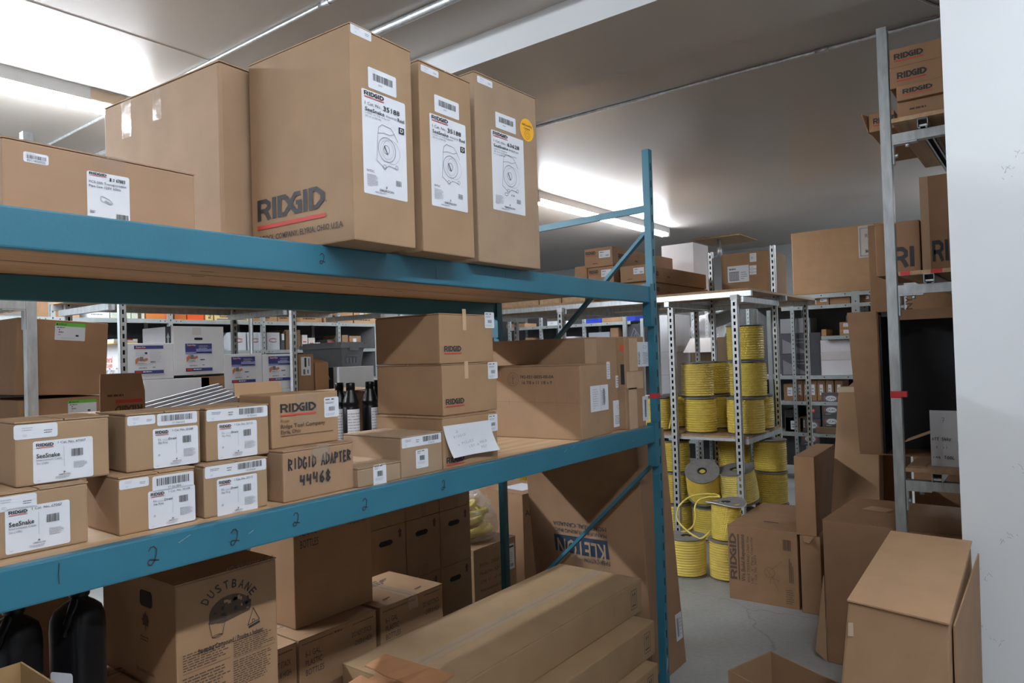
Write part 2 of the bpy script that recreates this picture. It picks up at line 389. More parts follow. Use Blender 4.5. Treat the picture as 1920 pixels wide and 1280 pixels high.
mb = MB(); mb.box(WALLX, 3.439, Y0, Y1, 3.05, CEIL, 'ceiling'); mb.m[4] = mb.slot('wallwhite'); struct(mb.build('trim_1'))
# scuffs on the white wall
p = Print((WALLX, 0, 0), (0, -1, 0), (0, 0, 1), (-1, 0, 0)); p.lv = 0.0006
rn = random.Random(5)
for x, y in ((1905, 292), (1892, 312), (1890, 330), (1912, 880), (1900, 1010), (1855, 1085), (1840, 1180), (1866, 1205), (1830, 1068), (1880, 1020)):
    q = at(x, y, X=WALLX); u0, v0 = -q.y, q.z
    for k in range(4):
        a = (u0+rn.uniform(-.015, .015), v0+rn.uniform(-.012, .012)); p.line([a, (a[0]+rn.uniform(-.012, .012), a[1]+rn.uniform(.002, .012))], 0.0014, 'inkpale')
o = p.build('paint_scuffs', wr)
# thin joints between the ceiling panels
mb = MB(); mb.box(X0, 2.81, 3.60, 3.66, CEIL-.002, CEIL+.001, 'ceiling'); struct(mb.build('trim_2'))

def conduit(name, label, X, r, y0, y1, z, couple=(), cat='pipe'):
    mb = MB(); mb.tube([(X, y0, z), (X, y1, z)], r, 12, 'galv'); o = mb.build(name); tag(o, label, cat)
    for y in couple:
        c = MB(); c.tube([(X, y-.035, z), (X, y+.035, z)], r*1.35, 12, 'galv'); c.box(X-.012, X+.012, y-.012, y+.012, z, CEIL, 'galv'); c.build('coupling', o)
    return o
q = at(1538, 90, Z=CEIL-.014)
conduit('conduit_pipe', 'thin galvanized conduit running across the ceiling above the bare steel post', 4.195, 0.011, -2.2, 8.2, CEIL-.013, (q.y, 5.2))
conduit('conduit_pipe', 'thin bright conduit on the ceiling above the plain tall carton', 2.085, 0.009, -2.2, 8.2, CEIL-.010, (2.62,))
conduit('conduit_pipe', 'thick shiny pipe on the ceiling behind the tallest logo carton', 2.42, 0.020, -2.2, 8.2, CEIL-.021)
mb = MB(); a = at(1728, 0, Z=CEIL-.006); c = at(1760, 12, Z=CEIL-.006); e = c+(c-a)*3
mb.tube([a-(c-a)*2, a, a+(c-a)*.6+Vector((.01, 0, 0)), c, e], 0.006, 8, 'housing'); tag(mb.build('ceiling_cable'), 'white cable stapled to the ceiling beside the white wall', 'cable')

def lamp(label, x0, x1, y, patch=False, tm='tube'):
    o = empty('fluorescent_light', ((x0+x1)/2, y, CEIL)); tag(o, label, 'light'); l = (x1-x0)/2
    h = MB(); h.box(-l, l, -.055, .055, -.075, 0, 'housing'); h.box(-l-.006, -l, -.06, .06, -.115, 0, 'housing'); h.box(l, l+.006, -.06, .06, -.115, 0, 'housing'); h.build('housing', o)
    for s in (-1, 1):
        t = MB(); t.tube([(-l+.02, s*.034, -.097), (l-.02, s*.034, -.097)], .017, 10, tm); t.build('tube', o)
    for xx in (-l+.02, l-.02):
        k = MB(); k.box(xx-.012, xx+.012, -.055, .055, -.112, -.07, 'housing'); k.build('lamp_holder', o)
    if patch:
        k = MB(); k.box(patch[0]-(x0+x1)/2, patch[1]-(x0+x1)/2, -.0585, -.055, -.07, -.006, 'papertape'); k.build('masking_tape', o)
    return o
lamp('fluorescent ceiling light at the upper left, above the pipe saw carton', -0.25, 2.19, 4.52, (1.83, 2.03), 'tube_bright')
lamp('fluorescent ceiling light beyond the blue upright, above the long cartons', 5.90, 8.96, 4.16, False, 'tube_far')
lamp('fluorescent ceiling light in the same row, left of the one above the pipe saw carton', -2.85, -0.41, 4.52, False, 'tube_bright')
lamp('fluorescent ceiling light over the aisle in front of the blue rack', -1.45, 0.79, -0.5)
lamp('shorter fluorescent ceiling light over the aisle, nearer the white wall', 0.86, 2.38, -0.5, False, 'tube_short')
lamp('fluorescent ceiling light over the far shelves', 8.1, 10.5, 0.2)

mb = MB(); a = at(1338, 464, Z=CEIL); c = at(1432, 455, Z=CEIL)
mb.box(10.2, 11.0, c.y-.05, a.y-.1, CEIL-.02, CEIL-.001, 'plywood'); tag(mb.build('ceiling_hatch'), 'brown square panel on the ceiling above the far cartons', 'panel')
mb = MB(); yy = (a.y+c.y)/2-.05
mb.lathe([(.05, 0), (.05, .12), (.03, .16), (.03, .26)], 12, 'galv', (10.4, yy, CEIL-.281)); mb.lathe([(.10, 0), (.12, .06), (.10, .12)], 14, 'galv', (10.4, yy+.22, CEIL-.4)); mb.tube([(10.4, yy, CEIL-.25), (10.4, yy+.22, CEIL-.3)], .03, 10, 'galv')
tag(mb.build('exhaust_pipe'), 'small grey vent pipe hanging from the brown ceiling panel', 'pipe')

# ------------------------------------------------------------------ the blue rack
UZ, LZ = 1.829, 1.219
FY, RY = 1.40, 2.29
def upright(mb, x, y, s):   # slotted upright of folded sheet; s = -1 front (slots face -Y)
    mb.box(x-.017, x+.017, y-.016, y+.016, 0, 2.44, 'blue')
    for k in range(31):
        z = .06+k*.0762; mb.box(x-.004, x+.004, y-.0164 if s < 0 else y+.0158, y-.0158 if s < 0 else y+.0164, z, z+.032, 'dark')
rk = empty('pallet_rack', (0, 0, 0)); tag(rk, 'blue steel storage rack with two loaded levels across the aisle', 'rack')
UX = 2.884; LX = -0.12
for x in (UX, LX):
    for y, s in ((FY+.016, -1), (RY, 1)):
        mb = MB(); upright(mb, x, y, s); mb.box(x-.03, x+.03, y-.025, y+.025, 0, .004, 'blue'); o = mb.build('upright', rk)
        if x == UX and s < 0:
            k = MB(); z = at(1236, 741, X=UX-.02).z; k.box(x-.0178, x+.0178, y-.0168, y+.0168, z-.012, z+.008, 'redtape'); k.build('red_tape', o)
            k = MB(); pz = at(1244, 1260, Y=FY).z
            pp = Print((x-.0168, y-.016, 0), (1, 0, 0), (0, 0, 1), (0, -1, 0)); pp.lv = .0008
            pp.poly([(.006, pz-.03), (.016, pz+.0), (.026, pz+.04), (.014, pz+.05), (.008, pz+.02)], 'blue_scuff'); pp.build('paint_chip', o)
    segs = [((FY+.03, 2.18), (RY-.016, 2.16)), ((FY+.03, 2.075), (RY-.016, 1.30)), ((FY+.03, 1.05), (RY-.016, 0.24)), ((FY+.03, .10), (RY-.016, .10))]
    for (ya, za), (yb, zb) in segs:
        mb = MB(); mb.bar((x, ya, za), (x, yb, zb), .014, .030, 'blue', up=(1, 0, 0) if abs(za-zb) > .3 else (0, 0, 1)); mb.build('brace', rk)
def step_beam(z, y, s):
    mb = MB(); h = .072
    mb.box(LX+.02, UX-.018, y, y+.028*s if s > 0 else y, z-h, z, 'blue') if s > 0 else mb.box(LX+.02, UX-.018, y-.028, y, z-h, z, 'blue')
    o = mb.build('beam', rk); bevel_mesh(o, .004)
    for x, t in ((UX, -1), (LX, 1)):
        k = MB(); xa, xb = sorted((x+t*.016, x+t*.048)); yy = sorted((y-.003*s, y+.036*s)); k.box(xa, xb, yy[0], yy[1], z-.175, z+.012, 'blue'); k.build('beam_connector', rk)
    return o
ub = step_beam(UZ, FY, 1); lb = step_beam(LZ, FY, 1); step_beam(UZ-.016, RY, -1); step_beam(LZ-.016, RY, -1)
# pen marks on the beams
pb = Print((0, FY, 0), (1, 0, 0), (0, 0, 1), (0, -1, 0)); pb.lv = .0012
def mark2(x, y, h):
    q = at(x, y, Y=FY); pb.hand('2', q.x-h*.32, q.z-h/2, h*.75, h, .0022, 'ink', jit=0)
for x, y, h in ((287, 1041, .036), (440, 1006, .034), (555, 973, .031), (684, 945, .030), (831, 909, .028)): mark2(x, y, h)
q = at(110, 1074, Y=FY); pb.line([(q.x, q.z-.019), (q.x-.001, q.z), (q.x+.0005, q.z+.017)], .0016, 'ink')
for tx, ty, k in ((1060, 845, .012), (1075, 838, .01), (1187, 826, .006), (345, 1010, .012), (470, 997, .006)):
    q = at(tx, ty, Y=FY); pb.line([(q.x-k, q.z-k*.4), (q.x+k, q.z+k*.5)], .0012, 'blue_scuff')
for a_, b_ in (((-10, 1063), (95, 1040)), ((95, 1040), (300, 995))):
    qa, qb = at(*a_, Y=FY), at(*b_, Y=FY)
pb.build('pen_marks', lb)
pb = Print((0, FY, 0), (1, 0, 0), (0, 0, 1), (0, -1, 0)); pb.lv = .0012
mark2(604, 485, .026)
for x in (817, 947):
    q = at(x, 511, Y=FY); pb.line([(q.x, q.z-.018), (q.x, q.z+.012)], .0012, 'ink')
pb.build('pen_marks', ub)
for z, lab in ((UZ, 'plywood shelf board on the upper level of the blue rack'), (LZ, 'plywood shelf board on the lower level of the blue rack')):
    mb = MB(); mb.box(LX+.02, UX-.02, FY+.0295, RY-.001, z-.0155, z-.0005, 'plywood'); o = mb.build('shelf_board'); tag(o, lab, 'shelf')
    k = MB(); 
    for yy in (1.7, 2.0): k.box(LX+.02, UX-.02, yy-.002, yy+.002, z-.0160, z-.0156, 'dark')
    rn = random.Random(int(z*100))
    for i in range(14):
        x, y = rn.uniform(.5, 2.7), rn.uniform(1.45, 2.2); k.box(x-.02, x+.02, y-.003, y+.003, z-.0159, z-.0155, 'inkcard')
    k.build('knots', o)

# ------------------------------------------------------------------ cartons on the upper level
def lab_35188(num, sub, tail, D=True, extra=False):
    def fn(p, w_, h_):
        p.logo(.05*w_, .945*h_, .44*w_, .042*h_)
        p.text('1 Cat. No.', .06*w_, .855*h_, .36*w_, .030*h_); p.text(num, .47*w_, .85*h_, .38*w_, .046*h_, bold=True)
        p.text('SeeSnake', .06*w_, .795*h_, .43*w_, .036*h_, bold=True); p.text(sub, .53*w_, .795*h_, .24*w_ if tail else .28*w_, .026*h_, 'inkgrey')
        if tail: p.text(tail, .80*w_, .79*h_, .16*w_, .036*h_, bold=(tail == 'Reel'))
        if not extra:
            p.text('L100C w/ CA Adapter', .06*w_, .768*h_, .56*w_, .016*h_, 'inkgrey'); p.text('30 m (100 ft)', .06*w_, .737*h_, .35*w_, .018*h_, 'inkgrey')
        else:
            p.text('with TruSense', .06*w_, .758*h_, .40*w_, .018*h_, 'inkgrey'); p.text('30 mm Self-Leveling color', .06*w_, .728*h_, .70*w_, .018*h_, 'inkgrey'); p.text('61 m (200 ft)', .06*w_, .698*h_, .34*w_, .018*h_, 'inkgrey')
        if D:
            p.rect(.82*w_, .675*h_, .13*w_, .062*h_, 'ink'); p.lv += .0004; p.text('D', .85*w_, .688*h_, .07*w_, .037*h_, 'paper', True); p.lv -= .0004
        # line drawing of a cable reel on a stand
        cx, cy, k, ln = .53*w_, .47*h_, .2*w_, 'inkgrey'
        p.ring(cx, cy, k, k*1.02, .0012, ln, 28); p.ring(cx+.10*w_, cy-.01*h_, k, k, .0009, 'inkpale', 28); p.ring(cx, cy, k*.75, k*.78, .0007, 'inkpale', 24)
        p.ring(cx-.01*w_, cy, k*.33, k*.36, .0012, ln, 18); p.line([(cx-.3*k, cy+.3*k), (cx+.1*k, cy-.4*k)], .0035, ln)
        p.line([(cx-.9*k, cy+1.7*k), (cx-.5*k, cy+2.0*k), (cx+.5*k, cy+1.9*k), (cx+.9*k, cy+1.5*k), (cx+1.3*k, cy+.9*k)], .0012, ln)
        p.line([(cx-.9*k, cy+1.7*k), (cx-1.0*k, cy+1.2*k), (cx-.3*k, cy+1.35*k), (cx+.4*k, cy+1.3*k), (cx+.9*k, cy+1.5*k)], .001, ln)
        p.line([(cx-1.2*k, cy-1.1*k), (cx-.8*k, cy-1.3*k), (cx-.3*k, cy-1.6*k), (cx+.2*k, cy-1.3*k), (cx+1.1*k, cy-1.4*k)], .0012, ln)
        p.line([(cx-1.0*k, cy+1.2*k), (cx-1.2*k, cy-1.1*k)], .0009, ln); p.ring(cx-.3*k, cy-1.5*k, k*.18, k*.2, .001, ln, 12); p.ring(cx+1.1*k, cy-1.3*k, k*.15, k*.18, .001, ln, 12)
        if not extra: p.text('NTSC', .07*w_, .215*h_, .16*w_, .020*h_, 'inkgrey', True)
        else: p.text('CE', .55*w_, .215*h_, .11*w_, .022*h_, 'ink'); p.ring(.40*w_, .225*h_, .05*w_, .03*w_, .001, 'ink', 14)
        p.lines(.07*w_, .075*h_, .25*w_, .12*h_, 9, 'inkpale', .4)
        p.barcode(.72*w_, .135*h_, .13*w_, .055*h_, 'inkgrey')
        p.poly([(.485*w_, .092*h_), (.50*w_, .112*h_), (.515*w_, .092*h_), (.50*w_, .075*h_)], 'inkgrey'); p.text('EMERSON', .34*w_, .048*h_, .32*w_, .022*h_, 'inkgrey', True)
        p.lines(.24*w_, .022*h_, .54*w_, .02*h_, 1, 'inkpale', .5)
    return fn
def lab_bar(p, w_, h_):
    p.barcode(.16*w_, .42*h_, .70*w_, .34*h_, 'ink'); p.lines(.35*w_, .2*h_, .3*w_, .14*h_, 1, 'inkpale', .6)
def lab_strip(p, w_, h_):
    p.lines(.18*w_, .55*h_, .30*w_, .30*h_, 2, 'inkpale', .4); p.lines(.20*w_, .15*h_, .12*w_, .2*h_, 2, 'inkpale', .4); p.lines(.68*w_, .3*h_, .25*w_, .3*h_, 2, 'inkgrey', .4)
def on_left(b_, f='left'): return face(b_, f)

A1 = carton('cardboard_box', 'low wide pipe saw carton at the left end of the upper level', 0.372, .33, .146, (.463, 1.50, UZ), 2.6, flaps='x', tape=False, tint=(1.06, .97, .95))
def fnA1(p, w_, h_):
    p.logo(.05*w_, .935*h_, .40*w_, .05*h_); p.text('1', .52*w_, .85*h_, .04*w_, .07*h_, bold=True); p.text('67883', .67*w_, .85*h_, .22*w_, .07*h_, bold=True); p.lines(.59*w_, .85*h_, .06*w_, .07*h_, 2, 'ink', .5)
    p.text('PCS-500 Transportable', .04*w_, .76*h_, .87*w_, .05*h_); p.text('Pipe Saw 120V 60Hz', .04*w_, .68*h_, .74*w_, .05*h_)
    p.line([(.30*w_, .50*h_), (.34*w_, .52*h_), (.50*w_, .47*h_), (.58*w_, .40*h_), (.52*w_, .37*h_), (.32*w_, .42*h_)], .0012, 'inkpale', True); p.line([(.40*w_, .44*h_), (.55*w_, .38*h_)], .003, 'inkpale')
    p.lines(.05*w_, .15*h_, .16*w_, .06*h_, 2, 'inkgrey', .5); p.barcode(.66*w_, .07*h_, .29*w_, .12*h_)
sticker(A1, 'front', (162, 319), (248, 424), fnA1, wh=(*[uv(A1, 'front', 162, 319)[0]], .012, .083, uv(A1, 'front', 162, 319)[1]-.012))
def fnA1b(p, w_, h_): p.barcode(.1*w_, .38*h_, .8*w_, .36*h_, 'inkgrey'); p.text('ESC14020522', .14*w_, .10*h_, .72*w_, .2*h_, 'inkgrey', True); p.lines(.1*w_, .8*h_, .8*w_, .12*h_, 1)
sticker(A1, 'front', (43, 283), (91, 311), fnA1b)
tape_on(A1, 'front', (173, 284), (234, 325)); 
k = MB(); ux = uv(A1, 'front', 173, 290)[0]; k.box(ux, ux+.06, -.001, A1.d, A1.h-.0002, A1.h+.0006, 'tape'); k.build('packing_tape', A1.o)

A2 = carton('cardboard_box', 'tall plain carton standing behind the pipe saw carton', .30, .58, .510, (1.009, 1.701, UZ), 3.8, flaps='x', tint=(1.1, 1.06, 1.04), bev=.008)
tape_on(A2, 'left', (228, 190), (247, 255)); tape_on(A2, 'left', (286, 168), (303, 222))

A3 = carton('cardboard_box', 'tall logo carton at the front of the upper level, with a long white label', .208, .393, .512, (1.095, 1.288, UZ), 2.0, flaps='x', tape=False, tint=(1.0, .94, .86))
sticker(A3, 'front', (677, 164), (764, 379), lab_35188('35188', 'micro', 'Reel'))
sticker(A3, 'front', (689, 124), (743, 184), lab_bar); sticker(A3, 'front', (656, 41), (696, 79), lab_strip)
p = face(A3, 'left'); a = uv(A3, 'left', 484, 416); c = uv(A3, 'left', 610, 388); e = uv(A3, 'left', 483, 377)
p.logo(a[0], a[1], c[0]-a[0], e[1]-a[1]); 
a2 = uv(A3, 'left', 645, 421); p.text('RIDGE TOOL COMPANY, ELYRIA, OHIO U.S.A.', uv(A3, 'left', 470, 455)[0], a2[1]-.004, a2[0]-uv(A3, 'left', 470, 455)[0], .014, 'ink', True)
p.text('R', c[0]+.004, a[1]+.012, .005, .006, 'ink'); p.build('printed_logo', A3.o)
A4 = carton('cardboard_box', 'second tall label carton on the upper level, between two others', .212, .41, .510, (1.348, 1.313, UZ), 0.7, flaps='x', tape=False, tint=(.98, .91, .82))
sticker(A4, 'front', (804.5, 211), (877, 399), lab_35188('35188', 'micro', 'Reel')); sticker(A4, 'front', (813.5, 176), (860.5, 226), lab_bar); sticker(A4, 'front', (788, 120), (822, 147), lab_strip)
A5 = carton('cardboard_box', 'tallest label carton on the upper level, with a round yellow sticker', .312, .41, .573, (1.622, 1.352, UZ), -.8, flaps='x', tape=False, tint=(.98, .98, 1.0))
sticker(A5, 'front', (920, 242), (985, 405), lab_35188('63628', 'MINI', '', False, True)); sticker(A5, 'front', (928, 208.5), (967, 252.5), lab_bar); sticker(A5, 'front', (894, 141), (923, 166), lab_strip)
u_, v_ = uv(A5, 'front', 987.5, 244); p = face(A5, 'front'); p.disc(u_, v_, .037, .037, 'sticker_yellow', 32); p.lv = .0015
p.text('Self-Leveling', u_-.026, v_+.012, .052, .007, 'inkcard', True); p.text('Camera', u_-.016, v_+.001, .032, .007, 'inkcard', True); p.ring(u_, v_-.016, .014, .014, .001, 'inkcard', 18); p.ring(u_, v_-.016, .007, .007, .001, 'inkcard', 12)
p.build('round_sticker', A5.o)['label'] = 'round yellow sticker'

# ------------------------------------------------------------------ small cartons on the lower level
def lab_cable(p, w_, h_):
    p.logo(.05*w_, .87*h_, .28*w_, .075*h_); p.text('1 Cat. No. 67307', .40*w_, .90*h_, .47*w_, .055*h_)
    p.text('SeeSnake', .05*w_, .60*h_, .38*w_, .10*h_, bold=True); p.text('Interconnect Cable', .05*w_, .53*h_, .41*w_, .045*h_, 'inkgrey'); p.text('3m (10ft)', .05*w_, .45*h_, .19*w_, .045*h_, 'inkgrey')
    p.rect(.495*w_, .33*h_, .0007, .5*h_, 'inkpale'); p.barcode(.62*w_, .56*h_, .20*w_, .18*h_, 'ink'); p.lines(.66*w_, .27*h_, .24*w_, .17*h_, 5)
    p.poly([(.48*w_, .205*h_), (.50*w_, .235*h_), (.52*w_, .205*h_), (.50*w_, .18*h_)], 'inkgrey'); p.text('EMERSON', .41*w_, .135*h_, .19*w_, .03*h_, 'inkgrey', True); p.lines(.35*w_, .06*h_, .31*w_, .06*h_, 2); p.lines(.06*w_, .05*h_, .1*w_, .03*h_, 1)
def lab_kit(num, script='micro Drain'):
    def fn(p, w_, h_):
        p.logo(.05*w_, .87*h_, .28*w_, .08*h_); p.text('1 Cat. No. '+num, .42*w_, .90*h_, .46*w_, .055*h_)
        p.text('Kit,', .10*w_, .70*h_, .07*w_, .055*h_, 'inkgrey'); p.text('micro', .20*w_, .70*h_, .13*w_, .04*h_, 'inkpale'); p.text('Drain', .33*w_, .70*h_, .17*w_, .055*h_, 'ink', True); p.text('Slip Ring', .10*w_, .62*h_, .21*w_, .05*h_, 'inkgrey')
        p.rect(.50*w_, .33*h_, .0006, .45*h_, 'inkpale'); p.barcode(.64*w_, .58*h_, .19*w_, .18*h_, 'ink'); p.lines(.66*w_, .22*h_, .28*w_, .22*h_, 7)
        p.ring(.12*w_, .33*h_, .02*w_, .022*w_, .0007, 'inkgrey', 4); p.poly([(.48*w_, .185*h_), (.50*w_, .215*h_), (.52*w_, .185*h_), (.50*w_, .16*h_)], 'inkgrey')
        p.text('EMERSON', .41*w_, .12*h_, .19*w_, .03*h_, 'inkgrey', True); p.lines(.36*w_, .05*h_, .3*w_, .06*h_, 2); p.lines(.06*w_, .05*h_, .1*w_, .03*h_, 1)
    return fn
def lab_code(num):
    def fn(p, w_, h_): p.barcode(.10*w_, .36*h_, .78*w_, .48*h_, 'ink', seed=int(num[-2:])); p.text(num, .36*w_, .10*h_, .32*w_, .16*h_, 'inkgrey')
    return fn
def lab_wide(num):
    def fn(p, w_, h_):
        p.lines(.08*w_, .55*h_, .18*w_, .25*h_, 2, 'inkgrey', .4); p.lines(.08*w_, .12*h_, .05*w_, .2*h_, 2); p.lines(.34*w_, .35*h_, .10*w_, .4*h_, 2, 'inkgrey', .4)
        p.barcode(.52*w_, .36*h_, .40*w_, .52*h_, 'ink', seed=int(num[-2:])); p.text(num, .65*w_, .10*h_, .16*w_, .17*h_, 'inkgrey')
    return fn
G1_ = 'small label cartons on the lower level'
T1 = (1.0, .96, .88)
B1 = carton('cardboard_box', 'small cable carton on the shelf board at the far left, bottom of two', .165, .15, .115, (.420, 1.478, LZ), -1, group=G1_, flaps='x', tape=False, tint=T1)
sticker(B1, 'front', (8.7, 955), (131.7, 1016), lab_cable); sticker(B1, 'front', (-28, 944), (45, 937), lab_strip, wh=(.012, .082, .068, .026))
B2 = carton('cardboard_box', 'small cable carton at the far left, top of two, seen with its upper side', .160, .15, .120, (.479, 1.513, LZ+.1155), -2.0, group=G1_, flaps='x', tape=False, tint=T1)
sticker(B2, 'front', (61, 828), (175, 891.7), lab_cable); sticker(B2, 'front', (25, 798), (108, 817.5), lab_strip)
B3 = carton('cardboard_box', 'small slip ring carton with two barcode labels, bottom of the second pair from the left', .154, .15, .115, (.635, 1.462, LZ), -.5, group=G1_, flaps='x', tape=False, tint=(1.05, .95, .82))
sticker(B3, 'front', (277, 922), (366.5, 974), lab_kit('33108')); sticker(B3, 'front', (223, 901), (279, 910), lab_strip); sticker(B3, 'front', (285, 893.7), (363, 909.7), lab_code('37-061884'))
B4 = carton('cardboard_box', 'small slip ring carton, top of the second pair from the left', .154, .15, .119, (.667, 1.498, LZ+.1155), -2.2, group=G1_, flaps='x', tape=False, tint=T1)
sticker(B4, 'front', (286, 804.7), (372, 867), lab_kit('33108')); sticker(B4, 'front', (238, 781), (291, 794), lab_strip); sticker(B4, 'front', (294, 776), (369.5, 791.6), lab_code('37-066502'))
B5 = carton('cardboard_box', 'small slip ring carton beside the hand-lettered adapter carton, bottom of its pair', .154, .15, .113, (.807, 1.458, LZ), -.5, group=G1_, flaps='x', tape=False, tint=T1)
sticker(B5, 'front', (406, 899), (483, 956.6), lab_kit('33112')); sticker(B5, 'front', (384.5, 874), (503, 879), lab_wide('37-059600'), wh=(.003, .084, .148, .026))
B6 = carton('cardboard_box', 'small slip ring carton against the carton marked From, top of its pair', .155, .15, .119, (.838, 1.500, LZ+.1135), -2.0, group=G1_, flaps='x', tape=False, tint=T1)
sticker(B6, 'front', (407, 794), (482.5, 851.6), lab_kit('33112')); sticker(B6, 'front', (385.5, 767), (503, 780), lab_wide('37-055662'), wh=(.002, .089, .150, .026))

B7 = carton('cardboard_box', 'taped carton hand-lettered in black marker, on the front edge of the lower level', .215, .17, .121, (.994, 1.443, LZ), 1.8, flaps='x', tint=(1.02, .92, .86))
p = face(B7, 'front'); a = uv(B7, 'front', 541, 882); c = uv(B7, 'front', 658, 858)
p.hand('RIDGID ADAPTER', a[0], a[1], c[0]-a[0], .026, .0044, 'ink'); a = uv(B7, 'front', 562, 910); c = uv(B7, 'front', 621, 898); p.hand('44468', a[0], a[1], c[0]-a[0], .026, .0046, 'ink'); p.build('marker_writing', B7.o)
tape_on(B7, 'front', (595, 833), (620, 905))
B8 = carton('cardboard_box', 'open logo carton with a return address, on top of the hand-lettered carton', .197, .14, .129, (1.003, 1.499, LZ+.1212), -1.1, tint=(1.03, .93, .82))
p = face(B8, 'front'); a = uv(B8, 'front', 525, 774); c = uv(B8, 'front', 592, 770); p.logo(a[0], a[1], c[0]-a[0], .021)
for t, x0, x1, y, hh, bo in (('From:', 526, 543, 792.5, .007, False), ('Ridge Tool Company', 526, 609, 803.5, .0095, True), ('Elyria, Ohio', 526, 563, 814, .009, True)):
    a = uv(B8, 'front', x0, y); c = uv(B8, 'front', x1, y-2); p.text(t, a[0], a[1], c[0]-a[0], hh, 'inkcard', bo)
a = uv(B8, 'front', 526, 818); c = uv(B8, 'front', 624, 806); p.line([a, c], .0012, 'inkcard'); p.build('printed_logo', B8.o)
def lab_small(p, w_, h_):
    p.rect(.08*w_, .86*h_, .3*w_, .06*h_, 'inkgrey'); p.lines(.5*w_, .84*h_, .4*w_, .08*h_, 1, 'ink', .8); p.lines(.1*w_, .66*h_, .7*w_, .12*h_, 2, 'inkgrey', .4); p.barcode(.3*w_, .32*h_, .42*w_, .2*h_, 'inkgrey'); p.lines(.08*w_, .08*h_, .8*w_, .14*h_, 2)
sticker(B8, 'front', (607, 745), (635, 780), lab_small); tape_on(B8, 'front', (553, 738), (596, 792))
mb = MB(); mb.hexa([(-.005, .150, .125), (.125, .138, .125), (.125, .141, .125), (-.005, .153, .125), (.004, .168, .158), (.130, .156, .158), (.130, .159, .158), (.004, .171, .158)], 'cardboard'); mb.build('raised_flap', B8.o)
B9 = carton('cardboard_box', 'low flat carton with a small white label, between the marker carton and a taller one', .150, .24, .051, (1.208, 1.433, LZ), 0, flaps='x', tape=False)
def lab_tall(p, w_, h_):
    p.text('RIDGID', .12*w_, .88*h_, .3*w_, .06*h_, 'ink', True); p.lines(.5*w_, .88*h_, .4*w_, .06*h_, 1, 'ink', .8); p.lines(.12*w_, .78*h_, .55*w_, .06*h_, 1, 'inkgrey', .5); p.barcode(.30*w_, .42*h_, .4*w_, .26*h_, 'ink'); p.lines(.14*w_, .22*h_, .7*w_, .15*h_, 3); p.lines(.1*w_, .06*h_, .7*w_, .06*h_, 1)
sticker(B9, 'front', (699, 872), (724.5, 906), lab_tall)
B10 = carton('cardboard_box', 'carton with a barcode strip, against the stack of three logo cartons', .165, .241, .114, (1.360, 1.432, LZ), .4, flaps='y', tape=False)
sticker(B10, 'front', (752.5, 821), (825, 826.5), lab_wide('37-060100'), wh=(.003, .082, .158, .028)); sticker(B10, 'front', (779, 844), (803, 874), lab_tall)
GS = 'stacked logo cartons on the lower level'
TS = (1.0, .90, .78)
B11 = carton('cardboard_box', 'bottom carton of the three logo cartons, with a white paper note taped on', .256, .285, .152, (1.528, 1.432, LZ), .1, group=GS, flaps='y', tape=False, tint=TS)
B12 = carton('cardboard_box', 'middle carton of the stack of three logo cartons', .262, .285, .156, (1.560, 1.458, LZ+.1525), .3, group=GS, flaps='y', tape=False, tint=TS)
B13 = carton('cardboard_box', 'top carton of the stack of three logo cartons, under the upper beam', .252, .285, .153, (1.560, 1.464, LZ+.309), -.5, group=GS, flaps='y', tape=False, tint=TS)
for b_, lg, lb_, tp in ((B11, (837, 869, 870, 858), ((915, 777.5), (933, 806.7)), None), (B12, (835.5, 759, 870, 755), ((914, 679), (933, 709)), ((870, 677), (878, 709))), (B13, (832.5, 659, 864, 657), ((908, 585), (926.5, 615)), ((866, 579), (874, 619)))):
    p = face(b_, 'front'); a = uv(b_, 'front', lg[0], lg[1]); c = uv(b_, 'front', lg[2], lg[3]); p.logo(a[0], a[1], c[0]-a[0], .017); p.build('printed_logo', b_.o)
    sticker(b_, 'front', *lb_, lab_small)
    if tp: o = tape_on(b_, 'front', *tp, mt='papertape')
# curling note
q = [uv(B11, 'front', *c) for c in ((829.7, 799), (916.7, 787), (926, 842), (840, 858))]
mb = MB(); vs = []; n = 8
for j in range(n+1):
    t = j/n
    for i in range(n+1):
        s_ = i/n; u = (q[0][0]*(1-s_)+q[1][0]*s_)*(1-t)+(q[3][0]*(1-s_)+q[2][0]*s_)*t; v = (q[0][1]*(1-s_)+q[1][1]*s_)*(1-t)+(q[3][1]*(1-s_)+q[2][1]*s_)*t
        lift = .002+.022*t*t*(0.5+abs(s_-.45)); vs.append((u, -lift, v))
mb.add(vs, [(j*(n+1)+i, j*(n+1)+i+1, (j+1)*(n+1)+i+1, (j+1)*(n+1)+i) for j in range(n) for i in range(n)], 'paper', True)
nt_ = mb.build('paper_note', B11.o); nt_['label'] = 'curling white paper note'
def note_pt(s_, t):
    u = (q[0][0]*(1-s_)+q[1][0]*s_)*(1-t)+(q[3][0]*(1-s_)+q[2][0]*s_)*t; v = (q[0][1]*(1-s_)+q[1][1]*s_)*(1-t)+(q[3][1]*(1-s_)+q[2][1]*s_)*t
    return (u, -(.002+.022*t*t*(0.5+abs(s_-.45)))-.0015, v)
mb = MB()
for tx, s0, t0, wd in (('2', .22, .26, .06), ('RIDGID', .16, .42, .26), ('3 PIECES', .20, .66, .36), ('LOT A', .42, .78, .22), ('HOLD', .66, .70, .16), ('PEN', .66, .86, .12)):
    for i, ch in enumerate(tx):
        for pl in HAND.get(ch if ch in HAND else 'o', []):
            vs, fs = stroke([(s0+wd*(i+x*1.1)/len(tx), t0-y*.075-(i*.008)) for x, y in pl], .0045)
            mb.add([note_pt(*v) for v in vs], fs, 'inkgrey')
mb.build('pencil_writing', nt_)

